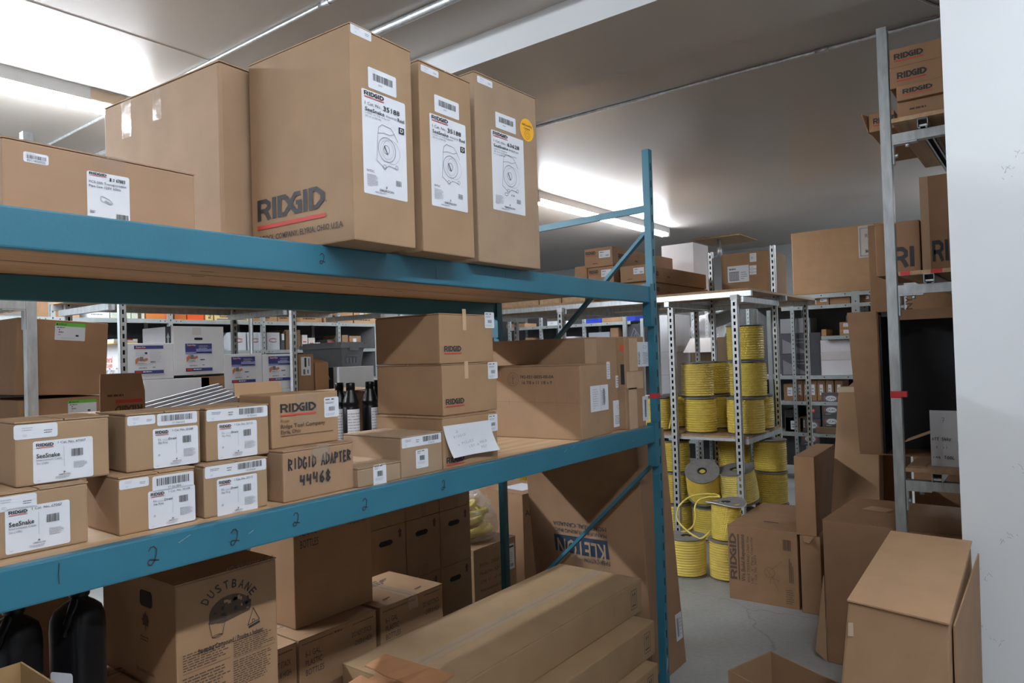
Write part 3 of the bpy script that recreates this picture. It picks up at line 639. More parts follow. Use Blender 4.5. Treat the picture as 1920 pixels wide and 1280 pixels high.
B14 = carton('cardboard_box', 'large plain-sided carton printed with a part number and box size', .262, .429, .285, (2.279, 1.424, LZ), 4.2, flaps='y', tape=False, tint=(.97, .88, .80))
p = face(B14, 'left'); u_, v_ = uv(B14, 'left', 962, 711); p.ring(u_, v_, .026, .026, .0012, 'inkcard', 28); p.ring(u_, v_, .018, .018, .0008, 'inkcard', 20); p.line([(u_, v_-.018), (u_, v_+.016)], .002, 'inkcard'); p.line([(u_-.012, v_+.01), (u_, v_+.002), (u_+.012, v_+.01)], .0012, 'inkcard')
for t, x0, x1, y in (('742-051-0035-00-0A', 975, 1038.5, 709.5), ('16 7/8 x 11 1/8 x 9', 979, 1035, 720)):
    a = uv(B14, 'left', x0, y); c = uv(B14, 'left', x1, y); p.text(t, a[0], a[1], c[0]-a[0], .0125, 'ink', True)
a = uv(B14, 'left', 935, 752); c = uv(B14, 'left', 1086, 756); p.line([(0.003, a[1]), (B14.d-.003, c[1])], .0009, 'cardboard_edge')
for x in (955, 1003, 1044, 1082):
    a = uv(B14, 'left', x, 754); p.line([(a[0], a[1]-.014), (a[0], a[1]+.014)], .0012, 'cardboard_edge')
p.build('printed_mark', B14.o)
def lab_side(p, w_, h_):
    p.rect(.55*w_, .02*h_, .008*w_, .96*h_, 'inkred'); p.barcode(.70*w_, .25*h_, .1*w_, .6*h_, 'inkgrey'); p.lines(.12*w_, .1*h_, .3*w_, .8*h_, 9, 'inkpale', .3); p.lines(.60*w_, .2*h_, .25*w_, .6*h_, 10, 'inkgrey', .35)
sticker(B14, 'front', (1106, 724), (1141, 767), lab_side); sticker(B14, 'front', (1136.5, 678), (1144, 710), lambda p, w_, h_: p.lines(.2*w_, .1*h_, .6*w_, .8*h_, 6, 'inkgrey', .3))
B15 = carton('cardboard_box', 'tall narrow carton standing behind the part number carton', .165, .62, .391, (2.485, 1.470, LZ), 0, tint=(.96, .88, .82))
sticker(B15, 'front', (1149, 751), (1171, 797), lambda p, w_, h_: (p.lines(.15*w_, .1*h_, .6*w_, .35*h_, 6, 'inkgrey', .4), p.ring(.45*w_, .75*h_, .12*w_, .06*h_, .001, 'inkgrey', 10)))
sticker(B15, 'front', (1153.5, 704), (1162, 726), lambda p, w_, h_: p.lines(.2*w_, .1*h_, .6*w_, .8*h_, 4, 'inkgrey', .4))
p = face(B15, 'left'); a = uv(B15, 'left', 1128, 640); p.lv = .0012; p.rect(.565, .245, .055, .14, 'papertape'); p.build('paper_tape', B15.o)
B16 = carton('cardboard_box', 'tall taped carton with two white labels, against the blue upright', .178, .5, .391, (2.6525, 1.436, LZ), 0, tint=(.98, .88, .80))
tape_on(B16, 'front', (1178, 634), (1196, 696), 'papertape'); tape_on(B16, 'front', (1174, 697), (1206, 727), 'papertape'); tape_on(B16, 'front', (1178, 728), (1196, 803), 'papertape')
sticker(B16, 'front', (1193, 641), (1218.5, 686), lambda p, w_, h_: (p.text('RIDGID', .22*w_, .1*h_, .5*h_, .14*w_, 'ink', True, 90), p.lines(.45*w_, .1*h_, .4*w_, .5*h_, 8, 'inkgrey', .35), p.ring(.6*w_, .8*h_, .14*w_, .06*h_, .001, 'inkgrey', 10)))
sticker(B16, 'front', (1204, 743), (1216, 787), lambda p, w_, h_: p.barcode(.35*w_, .15*h_, .3*w_, .7*h_, 'ink'))
p = face(B16, 'left'); p.rect(.48, .33, .018, .028, 'inkorange'); p.rect(.48, .19, .018, .085, 'ink'); p.build('printed_mark', B16.o)

# ------------------------------------------------------------------ behind the small cartons on the lower level
def bottle(loc, label, rz=0):
    o = empty('plastic_bottle', loc, (0, 0, rz)); tag(o, label, 'bottle', 'dark bottles on the lower level')
    b_ = MB(); b_.lathe([(.024, 0), (.0265, .004), (.0265, .178), (.0245, .182), (.0265, .187), (.0262, .193)]+[(.0262-.0125*(k/12)-(.0007 if k % 2 else 0), .195+k*.0032) for k in range(13)]+[(.0125, .236)], 24, 'blackplastic'); b_.build('body', o)
    c = MB(); c.lathe([(.0125, .231), (.0140, .233), (.0140, .254), (.0125, .256)], 20, 'blackplastic'); c.build('cap', o)
    l = MB(); n = 10; vs = []
    for i in range(n+1):
        a = R(-150+110*i/n)
        for z in (.05, .172): vs.append((.0268*math.cos(a), .0268*math.sin(a), z))
    l.add(vs, [(2*i, 2*i+2, 2*i+3, 2*i+1) for i in range(n)], 'paper')
    rn = random.Random(2)
    for r_ in range(12):
        z = .058+r_*.009; a = -146
        while a < -46:
            d = rn.uniform(6, 20); a2 = min(a+d, -44)
            l.add([(.0270*math.cos(R(t)), .0270*math.sin(R(t)), zz) for t, zz in ((a, z), (a2, z), (a2, z+.0022), (a, z+.0022))], [(0, 1, 2, 3)], 'inkgrey'); a = a2+3
    l.build('bottle_label', o)
    return o
for x, Y, rz, lab in ((637, 1.86, 0, 'black bottle half hidden by the open logo carton'), (658, 1.80, -.1, 'black bottle with its whole label to the front, second from the open logo carton'),
                      (694, 1.80, .45, 'black bottle turned so only a strip of label shows, beside the three stacked cartons'), (707, 1.90, .3, 'black bottle furthest back, half behind the stack of three cartons')):
    q = at(x, 760, Y=Y); bottle((q.x, Y, LZ), lab, rz)
# open carton behind the bottles with hooked pen loops on its side
q = at(640, 740, Y=2.02)
C0 = carton('cardboard_box', 'open carton behind the dark bottles, marked with loops', .40, .24, .215, (1.335, 1.98, LZ), 0, tint=(1.15, 1.05, .92))
p = face(C0, 'front')
for x in (673, 684, 690): u_, v_ = uv(C0, 'front', x, 742); p.ring(u_, v_, .012, .017, .0014, 'inkcard', 14, 20, 340)
p.build('marker_loops', C0.o)
mb = MB(); mb.hexa([(-.02, -.005, .213), (.41, -.03, .222), (.41, .10, .226), (-.02, .10, .218), (-.02, -.005, .216), (.41, -.03, .225), (.41, .10, .229), (-.02, .10, .221)], 'cardboard'); mb.build('top_flap', C0.o)
# carton with an upturned printed flap
C1 = carton('cardboard_box', 'open carton behind the slip ring cartons, with its printed flap standing up', .30, .22, .205, (.665, 1.97, LZ), 0, tint=(.95, .86, .78))
q0, q1 = uv(C1, 'front', 187, 765), uv(C1, 'front', 270, 701)
mb = MB(); fw = q1[0]-q0[0]; mb.box(q0[0], q1[0], -.003, 0, .13, q1[1]-.045, 'cardboard'); mb.hexa([(q0[0], -.003, q1[1]-.045), (q1[0], -.003, q1[1]-.045), (q1[0], 0, q1[1]-.045), (q0[0], 0, q1[1]-.045), (q0[0]+.008, .012, q1[1]+.004), (q1[0]-.002, .012, q1[1]+.004), (q1[0]-.002, .015, q1[1]+.004), (q0[0]+.008, .015, q1[1]+.004)], 'cardboard')
fl = mb.build('raised_flap', C1.o)
p = face(C1, 'front'); p.lv = .0042; z = q1[1]-.048
p.rect(q0[0]+fw*.33, z-.026, fw*.60, .009, 'inkred'); p.logo(q0[0]+fw*.93, z-.033, fw*.62, .021, 'inkcard', rot=180, under=False); p.lines(q0[0]+fw*.15, z-.010, fw*.78, .008, 1, 'inkcard', .7); p.build('printed_logo', C1.o)
# plastic wrapped sleeves leaning in a carton
o = empty('paper_sleeves', (1.02, 2.02, LZ)); tag(o, 'bundle of clear-wrapped white paper sleeves leaning behind the slip ring cartons', 'paper')
for k in range(6):
    mb = MB(); zt = .205+.008*k; mb.hexa([(-.06, .02*k, 0), (.22, .02*k, 0), (.22, .02*k+.012, 0), (-.06, .02*k+.012, 0), (-.05, .02*k+.01, zt-.03), (.22, .02*k+.01, zt+.022), (.22, .02*k+.02, zt+.022), (-.05, .02*k+.02, zt-.03)], 'paper'); mb.build('sleeve', o)
mb = MB(); mb.hexa([(-.065, -.012, 0), (.225, -.012, 0), (.225, -.008, 0), (-.065, -.008, 0), (-.06, -.002, .165), (.222, -.002, .215), (.222, .002, .215), (-.06, .002, .165)], 'plastic'); mb.build('plastic_wrap', o)
C2 = carton('cardboard_box', 'plain carton corner behind the wrapped paper sleeves', .14, .2, .22, (1.265, 2.045, LZ), 0, tint=(1.05, .95, .85)); C2.o.location.x = 1.262; C2.o.location.y = 2.24-.2+.02
C2.o.scale = (.5, 1, 1)

# ------------------------------------------------------------------ under the lower level
def print_bottles(b_, top=True, left=True, right=True):
    p = face(b_, 'front'); w_, h = b_.w, b_.h
    if left:
        for i, t in enumerate(('6-1 GAL.', 'PLASTIC', 'BOTTLES')): p.text(t, .075*w_, h*.80-i*h*.095, (.19, .20, .22)[i]*w_, h*.062, 'ink')
    if right:
        p.text('DO NOT STACK', .66*w_, h*.80, .27*w_, h*.058, 'ink'); p.text('OVER 8 HIGH', .70*w_, h*.70, .23*w_, h*.058, 'ink')
    x = .04
    while x < .96:
        if not .42 < x < .68: p.rect(x*w_, h*.935, .012*w_, .004, 'ink')
        x += .02
    p.lines(.43*w_, h*.925, .24*w_, .008, 1, 'inkcard', .8); p.build('printed_text', b_.o)
GB = 'cartons printed for six one gallon bottles'
BT = (.92, .80, .68)  # darkened tint: shade under the rack is put into the cardboard colour
C6s = []
for i, (x, lab) in enumerate(((1.078, 'bottle carton under the lower beam, half hidden behind the sweeping compound carton'), (1.420, 'bottle carton with the dark carton resting on it, under the lower beam'), (1.773, 'bottle carton right of the dark stacked one, its top lit, behind the long cartons'))):
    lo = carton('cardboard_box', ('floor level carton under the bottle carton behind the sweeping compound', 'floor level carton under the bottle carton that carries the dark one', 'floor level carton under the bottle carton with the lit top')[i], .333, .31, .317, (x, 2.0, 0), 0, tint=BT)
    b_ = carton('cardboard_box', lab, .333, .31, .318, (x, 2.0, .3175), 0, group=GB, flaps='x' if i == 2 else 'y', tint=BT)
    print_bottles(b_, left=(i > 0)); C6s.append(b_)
p = face(C6s[2], 'top')
for x, y in ((.25, .16), (.72, .12), (.7, .75)): p.poly([(x*.333-.022, y*.31), (x*.333+.02, y*.31+.008), (x*.333+.022, y*.31+.016), (x*.333-.018, y*.31+.012)], 'inkcard')
p.lines(.05, .20, .20, .06, 3, 'inkcard', .5); p.build('printed_text', C6s[2].o)
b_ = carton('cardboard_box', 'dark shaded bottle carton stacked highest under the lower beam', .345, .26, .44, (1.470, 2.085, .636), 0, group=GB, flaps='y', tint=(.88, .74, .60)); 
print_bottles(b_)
# file cartons with hand holes
GH = 'cartons with hand holes behind the rack'
HT = (.88, .80, .70)
def hand_carton(x, z, h, lab, y=2.40):
    b_ = carton('cardboard_box', lab, .223, .34, h, (x, y, z), 0, group=GH, tint=HT)
    p = face(b_, 'front'); zc = h-.070; p.lv = .0010
    pts = [(.075+.02*math.cos(R(a))+(.045 if -90 < a < 90 else 0), zc+.0125*math.sin(R(a))) for a in range(-90, 271, 20)]
    p.poly([(.07, zc-.012), (.128, zc-.012), (.138, zc-.006), (.140, zc), (.138, zc+.006), (.128, zc+.012), (.07, zc+.012), (.060, zc+.006), (.058, zc), (.060, zc-.006)], 'dark'); p.build('hand_hole', b_.o)
    p = face(b_, 'front'); a, c = .185, zc+.010
    p.poly([(a-.007, c), (a+.007, c), (a+.007, c+.024), (a+.013, c+.024), (a, c+.042), (a-.013, c+.024), (a-.007, c+.024)], 'inkcard'); p.build('printed_arrow', b_.o)
    p = face(b_, 'front'); p.rect(.10, 0, .035, .05, 'tape'); p.build('packing_tape', b_.o)
rows = (('bottom', 0, .249), ('second', .25, .273), ('third', .524, .272), ('top', .797, .25))
for j, (rw, z, h) in enumerate(rows):
    for i in range(3):
        if j == 0 and i < 2: pass
        hand_carton(2.072+i*.2255, z, h, 'hand hole carton in the %s row, %s' % (rw, ('nearest the dark stacked carton', 'middle column', 'column nearest the rear blue post')[i]))
# sweeping compound carton and what carries it
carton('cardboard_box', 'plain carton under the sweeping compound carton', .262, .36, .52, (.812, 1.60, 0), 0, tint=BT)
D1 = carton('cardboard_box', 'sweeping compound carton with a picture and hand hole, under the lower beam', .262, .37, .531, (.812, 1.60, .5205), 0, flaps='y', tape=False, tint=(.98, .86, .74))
p = face(D1, 'front'); cu, cv = uv(D1, 'front', 432, 1147)
wd = 'DUSTBANE'
for i, ch in enumerate(wd):
    a = R(150-118*i/7); r_ = .062; q_ = Vector((cu+.002+r_*math.cos(a)*1.0, cv+.012+r_*math.sin(a)*.80)); p.text(ch, q_.x-.006, q_.y-.004, .0125, .020, 'ink', True, math.degrees(a)-90)
pts = [(cu+.055*math.cos(R(t)), cv+.002+.040*math.sin(R(t))) for t in range(0, 181, 12)]; p.poly(pts+[(cu-.055, cv-.012), (cu-.02, cv-.020), (cu+.05, cv-.010)], 'inkcard'); p.lv = .0013
rn = random.Random(3)
for k in range(26):
    x, y = rn.uniform(-.045, .045), rn.uniform(-.008, .028); p.rect(cu+x, cv+y, rn.uniform(.003, .012), rn.uniform(.003, .012), rn.choice(('ink', 'ink', 'inkcard', 'cardprint')))
p.line([(cu-.056, cv-.008), (cu-.048, cv-.046), (cu-.022, cv-.044), (cu-.014, cv-.012)], .0012, 'ink'); p.ring(cu-.035, cv-.010, .021, .005, .001, 'ink', 16); p.ring(cu-.035, cv-.045, .013, .0035, .001, 'ink', 14)
a = uv(D1, 'front', 475, 1160); p.line([(a[0]-.016, a[1]-.010), (a[0]+.016, a[1]-.004), (a[0], a[1]+.028)], .0018, 'ink', True); p.line([(a[0]-.014, a[1]-.016), (a[0]+.017, a[1]-.010)], .006, 'ink'); p.text('D', a[0]-.004, a[1]-.008, .008, .010, 'ink')
a = uv(D1, 'front', 371, 1217); c = uv(D1, 'front', 493, 1176); p.text('Sweeping Compound / Poudre a balayer', a[0], a[1]-.012, c[0]-a[0], .012, 'ink', True)
a = uv(D1, 'front', 425, 1068); c = uv(D1, 'front', 512, 1058); p.text('NET WT./POIDS NET 22 KG', a[0], a[1]-.004, c[0]-a[0], .009, 'inkcard')
for x0, x1, y0, y1, n in ((343, 432, 1228, 1262, 7), (343, 432, 1272, 1330, 10), (438, 515, 1200, 1232, 8), (438, 516, 1238, 1290, 12)):
    a = uv(D1, 'front', x0, y1); c = uv(D1, 'front', x1, y0); k = uv(D1, 'front', x0, y0)
    p.lines(a[0], a[1], c[0]-a[0], k[1]-a[1], n, 'inkcard', .42, seed=n)
for x0, x1, y in ((343, 432, 1266), (438, 515, 1234)):
    a = uv(D1, 'front', x0, y); c = uv(D1, 'front', x1, y-26); p.rect(a[0], a[1], c[0]-a[0], .001, 'inkcard')
p.build('printed_text', D1.o)
p = face(D1, 'left'); u_, v_ = uv(D1, 'left', 274, 1122); p.lv = .0010
p.poly([(u_-.030, v_-.012), (u_-.024, v_-.019), (u_+.024, v_-.019), (u_+.030, v_-.012), (u_+.030, v_+.012), (u_+.024, v_+.019), (u_-.024, v_+.019), (u_-.030, v_+.012)], 'dark'); p.build('hand_hole', D1.o)
p = face(D1, 'left'); u_, v_ = uv(D1, 'left', 273, 1163)
lf = [(0, .024), (.005, .012), (.012, .014), (.010, .004), (.018, .004), (.012, -.006), (.014, -.012), (.002, -.010), (.001, -.024), (-.001, -.024), (-.002, -.010), (-.014, -.012), (-.012, -.006), (-.018, .004), (-.010, .004), (-.012, .014), (-.005, .012)]
for i in range(len(lf)): a, c = lf[i], lf[(i+1) % len(lf)]; p.poly([(u_, v_), (u_+a[0], v_+a[1]), (u_+c[0], v_+c[1])], 'inkcard')
p.lines(u_-.025, v_-.05, .05, .014, 2, 'inkcard'); a = uv(D1, 'left', 257, 1250); p.text('30 recettes a l\'autre', a[0], a[1]-.004, .09, .010, 'inkcard'); p.build('printed_mark', D1.o)
# carton carrying the jugs, cartons behind them
E1 = carton('cardboard_box', 'wide carton whose lit top with a printed arrow shows beside the black jug', .62, .86, .800, (.180, 1.43, 0), 0, flaps='y', tint=(1.05, .93, .80))
p = face(E1, 'top'); a = at(212, 1240, Z=.8); p.lv = .0012; x, y = a.x-.18, a.y-1.43
p.poly([(x, y), (x+.016, y+.028), (x+.016, y+.012), (x+.07, y+.03), (x+.075, y+.006), (x+.02, y-.012), (x+.018, y-.024)], 'inkcard'); p.lines(x-.02, y-.09, .12, .04, 2, 'inkcard', .5); p.build('printed_arrow', E1.o)
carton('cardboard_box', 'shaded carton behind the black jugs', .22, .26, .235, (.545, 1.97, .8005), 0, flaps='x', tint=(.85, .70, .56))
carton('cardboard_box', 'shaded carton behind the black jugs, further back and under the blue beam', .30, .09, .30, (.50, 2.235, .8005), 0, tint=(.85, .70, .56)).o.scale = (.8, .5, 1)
def jug(x, y, z, lab, rz):
    o = empty('plastic_jug', (x, y, z), (0, 0, rz)); tag(o, lab, 'jug', 'black jugs under the lower beam'); b_ = MB()
    def ring(w_, d, n, k): 
        r_ = []
        for i in range(n):
            a = 2*math.pi*i/n+math.pi/n; c, s_ = math.cos(a), math.sin(a); e = 2/k
            r_.append((w_*math.copysign(abs(c)**e, c), d*math.copysign(abs(s_)**e, s_)))
        return r_
    prof = [(.042, .042, 0, 4, 0), (.047, .047, .008, 5, 0), (.047, .047, .215, 5, 0), (.0475, .0475, .245, 5, 0), (.0462, .0462, .268, 4.5, 0), (.041, .041, .283, 4, .002), (.028, .028, .294, 3, .005), (.0185, .0185, .300, 2, .006), (.0185, .0185, .312, 2, .006)]
    n = 28; vs = []
    for w_, d, zz, k, sh in prof:
        for a, c in ring(w_, d, n, k): vs.append((a+sh, c, zz))
    fs = [tuple(range(n-1, -1, -1))]
    for j in range(len(prof)-1):
        for i in range(n): a, c = j*n+i, j*n+(i+1) % n; fs.append((a, c, c+n, a+n))
    b_.add(vs, fs, 'blackplastic', True); b_.build('body', o)
    o.scale = (.82, .82, 1)
    h = MB(); h.tube([(-.044, -.012, .245), (-.048, -.020, .268), (-.034, -.018, .29), (-.014, -.006, .298)], .009, 10, 'blackplastic'); h.build('handle', o)
    c = MB(); c.lathe([(.021, .305), (.022, .307), (.022, .326), (.020, .328)], 24, 'blackplastic', (.006, 0, 0)); c.build('cap', o)
    p = Print((-.0474, .030, .02), (0, -1, 0), (0, 0, 1), (-1, 0, 0)); p.lv = .0012; p.rrect(0, 0, .062, .155, .006, 'paper'); p.lv = .0016
    p.rect(.012, .118, .034, .008, 'ink'); p.lines(.006, .012, .05, .09, 14, 'inkgrey', .4); p.build('jug_label', o)
q = at(140, 1200, Y=1.53); jug(q.x+.006, 1.53, .8005, 'black plastic jug with a grey label, nearest the sweeping compound carton', R(24))
q = at(22, 1200, Y=1.53); jug(q.x, 1.53, .8005, 'black plastic jug cut by the left edge of the picture', R(24))
# shallow open carton in the near corner
q = at(37, 1241, Y=1.36); zt = q.z
o = empty('open_carton', (q.x-.20, 1.16, 0)); tag(o, 'open carton at the bottom left corner, its inside visible', 'box')
for nm, bx_ in (('side_panel', (0, .203, .197, .20)), ('side_panel', (.20, .203, 0, .197)), ('side_panel', (0, .003, 0, .197)), ('side_panel', (0, .203, -.003, 0))):
    mb = MB(); mb.box(*bx_, 0, zt, 'cardboard'); mb.build(nm, o).color = (.9, .84, .6, 1)
mb = MB(); mb.box(0, .2, 0, .197, zt-.12, zt-.117, 'cardboard'); mb.build('inner_panel', o).color = (.9, .84, .6, 1)

# long cartons
GL = 'long cartons stacked on the floor under the rack'
LT = (.86, .82, .70)
def arrows(b_, u_, v_, k=1):
    p = face(b_, 'front'); p.line([(u_-.026*k, v_-.042*k), (u_+.026*k, v_-.042*k), (u_+.026*k, v_+.042*k), (u_-.026*k, v_+.042*k)], .0025, 'ink', True)
    for s_ in (-.009, .009): p.line([(u_+s_*k, v_-.018*k), (u_+s_*k, v_+.026*k)], .0032*k, 'ink'); p.poly([(u_+s_*k-.006*k, v_+.018*k), (u_+s_*k+.006*k, v_+.018*k), (u_+s_*k, v_+.034*k)], 'ink')
    p.rect(u_-.018*k, v_-.030*k, .036*k, .006*k, 'ink'); p.build('printed_arrow', b_.o)
for i, (x, y, z, h, L_, lab) in enumerate(((1.36, 1.335, 0, .128, 1.31, 'lowest long carton, flat on the floor'), (1.36, 1.345, .1285, .135, 1.325, 'third long carton from the top of the pile'), (1.40, 1.395, .264, .139, 1.365, 'second long carton, its up arrows below those of the top one'), (1.53, 1.490, .4035, .140, 1.308, 'top long carton with a taped seam along its lid'))):
    b_ = carton('long_carton', lab, L_, .43, h, (x, y, z), 0, group=GL, tint=LT, flaps='y' if i == 3 else None, tape=False, bev=.006, gap=.001)
    arrows(b_, L_-.075, h/2, .95)
    if i == 3:
        t = MB(); t.box(0, L_+.001, .215-.03, .215+.03, h-.0003, h+.0006, 'tape'); t.build('packing_tape', b_.o)
# torn reddish carton in front of the long ones
a, b2, c2, d2 = at(684, 1246, Z=.60), at(722, 1225, Z=.63), at(852, 1264, Z=.63), at(800, 1300, Z=.60)
o = empty('torn_carton', (a.x, a.y, 0)); tag(o, 'torn reddish carton with a ripped flap, in front of the long cartons', 'box')
def rel(v): return (v.x-a.x, v.y-a.y, v.z)
TT = (1.0, .70, .52, 1)
mb = MB(); n = 6; top = []; low = []
rn = random.Random(9)
for i in range(n+1):
    t = i/n; P = b2.lerp(c2, t); Q = a.lerp(d2, t); top.append(rel(P)); k = rn.uniform(-.006, .006); low.append(rel(Q+Vector((k, -abs(k), rn.uniform(-.004, .004)))))
mb.add([*top, *low, *[(v[0], v[1], v[2]-.004) for v in top], *[(v[0], v[1], v[2]-.004) for v in low]], [(n+1+i, n+2+i, i+1, i) for i in range(n)]+[(2*(n+1)+i, 2*(n+1)+i+1, 3*(n+1)+i+1, 3*(n+1)+i) for i in range(n)]+[(n+1+i, 3*(n+1)+i, 3*(n+1)+i+1, n+2+i) for i in range(n)]+[(i, i+1, 2*(n+1)+i+1, 2*(n+1)+i) for i in range(n)], 'cardboard')
o2 = mb.build('torn_flap', o, color=TT)
q = at(640, 1290, Z=.56); r2 = at(690, 1250, Z=.585)
mb = MB(); mb.box(-.16, .055, -.18, -.003, .4045, .555, 'cardboard'); mb.build('body', o, color=TT)
mb = MB(); mb.hexa([(-.155, -.18, .555), (-.02, -.18, .555), (-.02, -.004, .575), (-.155, -.004, .560), (-.155, -.18, .558), (-.02, -.18, .558), (-.02, -.004, .578), (-.155, -.004, .563)], 'cardboard'); mb.build('top_flap', o, color=TT)
pp = Print((-.15, -.10, .5625), (1, 0, .0), (0, 1, .05), (0, 0, 1)); pp.text('LSI', .02, -.01, .07, .03, 'ink', True, 10); pp.build('printed_text', o)

# ------------------------------------------------------------------ things standing behind the rack
b_ = carton('cardboard_box', 'carton printed with order numbers, behind the rear blue post', .385, .40, .47, (2.995, 2.60, 0), 0, flaps='y', tint=(.92, .84, .72))
p = face(b_, 'front')
for i, t in enumerate(('PO No.: 2302011-', 'Model No.: JQ612', 'C/N: 11   of 165', 'Measurement: 52', 'G.W.: 7.4 KGS', 'N.W.: 6.4 KGS')): p.text(t, .05, .365-i*.047, (.20, .20, .20, .20, .14, .14)[i], .019, 'inkcard')
p.build('printed_text', b_.o); q = rectuv(b_, 'front', (952, 1021), (959, 1066)); sticker(b_, 'front', 0, 0, lambda p, w_, h_: (p.rect(.1*w_, .85*h_, .8*w_, .07*h_, 'ink'), p.barcode(.3*w_, .1*h_, .5*w_, .12*h_, 'ink'), p.lines(.15*w_, .3*h_, .6*w_, .4*h_, 5)), wh=(q[0], q[1], q[2]+.03, q[3]))
# bag of yellow rope on that carton
bm = bmesh.new(); bmesh.ops.create_icosphere(bm, subdivisions=5, radius=1)
from mathutils import noise as mnoise
for v in bm.verts:
    c = v.co.copy(); d = mnoise.noise(c*1.5)*.25+abs(mnoise.noise(c*4+Vector((3, 1, 2))))*.22-.06+abs(mnoise.noise(c*9))*.08; v.co = c*(1+d); v.co = Vector((v.co.x*.20, v.co.y*.16, max(v.co.z*.165+.02*mnoise.noise(c*3), -.105)))
me = bpy.data.meshes.new('plastic_bag'); bm.to_mesh(me); bm.free(); me.materials.append(M['plastic'])
for f in me.polygons: f.use_smooth = True
bag = bpy.data.objects.new('plastic_bag', me); col.objects.link(bag); bag.location = (3.165, 2.80, .577); tag(bag, 'clear plastic bag bulging with yellow rope on the order number carton', 'bag')
mb = MB(); rn = random.Random(4); pts = []
for i in range(170): t = i*.30; r_ = .130+.030*math.sin(i*.37)-.0003*i; pts.append((r_*1.1*math.cos(t), r_*.85*math.sin(t), -.088+.0011*i+.014*math.sin(i*.43)))
mb.tube(pts, .017, 7, 'ropeline'); mb.build('rope', bag)
b_ = carton('cardboard_box', 'brown carton with a white sheet on its lid, behind the order number carton', .36, .62, .66, (3.62, 2.72, 0), -8, flaps='x', tint=(.95, .80, .70))
p = face(b_, 'front'); p.text('ABS', .02, .52, .09, .035, 'ink', True); p.text('71425', .19, .40, .08, .018, 'inkcard'); p.build('printed_text', b_.o); p = face(b_, 'top'); p.lv = .002; p.rect(.08, .08, .20, .20, 'paper'); p.build('paper_sheet', b_.o)
# leaning panel carton
o = empty('panel_carton', (2.95, 1.51, 0)); tag(o, 'big flat carton with upside-down white lettering leaning against the end of the blue rack', 'box')
mb = MB(); hx = [(.03, 0, 0), (.03, .63, 0), (.374, .63, 0), (.374, 0, 0), (-.02, .03, 1.17), (-.02, .68, 1.17), (.27, .68, 1.17), (.27, .03, 1.17)]
mb.hexa([hx[0], hx[3], hx[2], hx[1], hx[4], hx[7], hx[6], hx[5]], 'cardboard'); body = mb.build('body', o, color=(.92, .80, .70, 1), fix=True); bevel_mesh(body, .006)
Ul = Vector((0, -1, 0)); Vl = Vector((-.05, 0.03, 1.17)).normalized(); Nl = Ul.cross(Vl).normalized()
pp = Print((.03, .64, 0), Ul, Vl, Nl)
def kuv(x, y):
    O = Vector((2.95+.03, 1.51+.64, 0)); v = FW*FPX+RT*(x-960)-UP*(y-640); t = (O-CAM).dot(Nl)/v.dot(Nl); P = CAM+v*t-O; return P.dot(Ul), P.dot(Vl)
c0, c1, c2_, c3 = kuv(1044, 999), kuv(1144, 1010), kuv(1148, 1045), kuv(1047, 1030)
pp.lv = .0015; pp.poly([c3, c2_, c1, c0], 'inknavy'); pp.lv = .0025
x1, y1 = c1[0]-.012, c1[1]-.022; pp.text('KLETON', x1, y1, (c1[0]-c0[0])-.03, .085, 'cardprint', True, 180)
pp.text('FABRICATION', c2_[0], c2_[1]-.01, (c2_[0]-c3[0])*.46, .022, 'inknavy', False, 180); pp.text('MANUFACTURING INC.', c1[0], c1[1]+.030, (c1[0]-c0[0])*.98, .018, 'inknavy', False, 180); pp.text('MONTREAL CANADA', c1[0], c1[1]+.062, (c1[0]-c0[0]), .020, 'inknavy', False, 180); pp.build('printed_logo', o)
pp = Print((.03, 0, 0), (1, 0, 0), Vector((-.05, .03, 1.17)).normalized(), (0, -1, .03)); pp.lv = .002; pp.rect(.25, .13, .07, .13, 'paper'); pp.lv = .003; pp.barcode(.262, .15, .02, .09, 'inkgrey'); pp.lines(.29, .15, .022, .09, 5); pp.build('shipping_label', o)

# ------------------------------------------------------------------ steel racks behind
def slotted_post(mb, x, y, z0, z1, nx, ny, mt='slot_steel', wd=.041, dp=.035, pitch=.05, sl=.028, sw=.013):
    """channel post with a slotted web; (nx, ny) is the way the web faces, (x, y) the middle of the web"""
    tx, ty = -ny, nx; t = .0025
    T = Matrix(((tx, -nx, 0, x), (ty, -ny, 0, y), (0, 0, 1, 0), (0, 0, 0, 1)))
    k = (wd-sw)/2
    mb.box(-wd/2, -wd/2+k, 0, t, z0, z1, mt, T); mb.box(wd/2-k, wd/2, 0, t, z0, z1, mt, T)
    z = z0
    while z < z1:
        mb.box(-sw/2, sw/2, 0, t, z, min(z+pitch-sl, z1), mt, T); z += pitch
    mb.box(-wd/2, -wd/2+t, 0, dp, z0, z1, mt, T); mb.box(wd/2-t, wd/2, 0, dp, z0, z1, mt, T); mb.box(-wd/2+t, wd/2-t, dp-.003, dp-.001, z0, z1, 'dark', T)
def strut(mb, a, b_, mt='galv', s=.041):
    mb.bar(a, b_, s, s, mt)
def ybox(label, Y, xl, xr, yt, yb, depth, z0=None, name='cardboard_box', cat='box', h=None, **kw):
    a = at(xl, yb, Y=Y); c = at(xr, yb, Y=Y); t = at(xl, yt, Y=Y)
    zb = a.z if z0 is None else z0
    return carton(name, label, c.x-a.x, depth, h or (t.z-zb), (a.x, Y, zb), 0, cat=cat, tape=False, **kw)
def xbox(label, X, xl, xr, yt, yb, depth, z0=None, name='cardboard_box', cat='box', h=None, **kw):
    a = at(xl, yb, X=X); c = at(xr, yb, X=X); t = at(xl, yt, X=X)
    zb = a.z if z0 is None else z0
    return carton(name, label, a.y-c.y, depth, h or (t.z-zb), (X, a.y, zb), -90, cat=cat, tape=False, **kw)
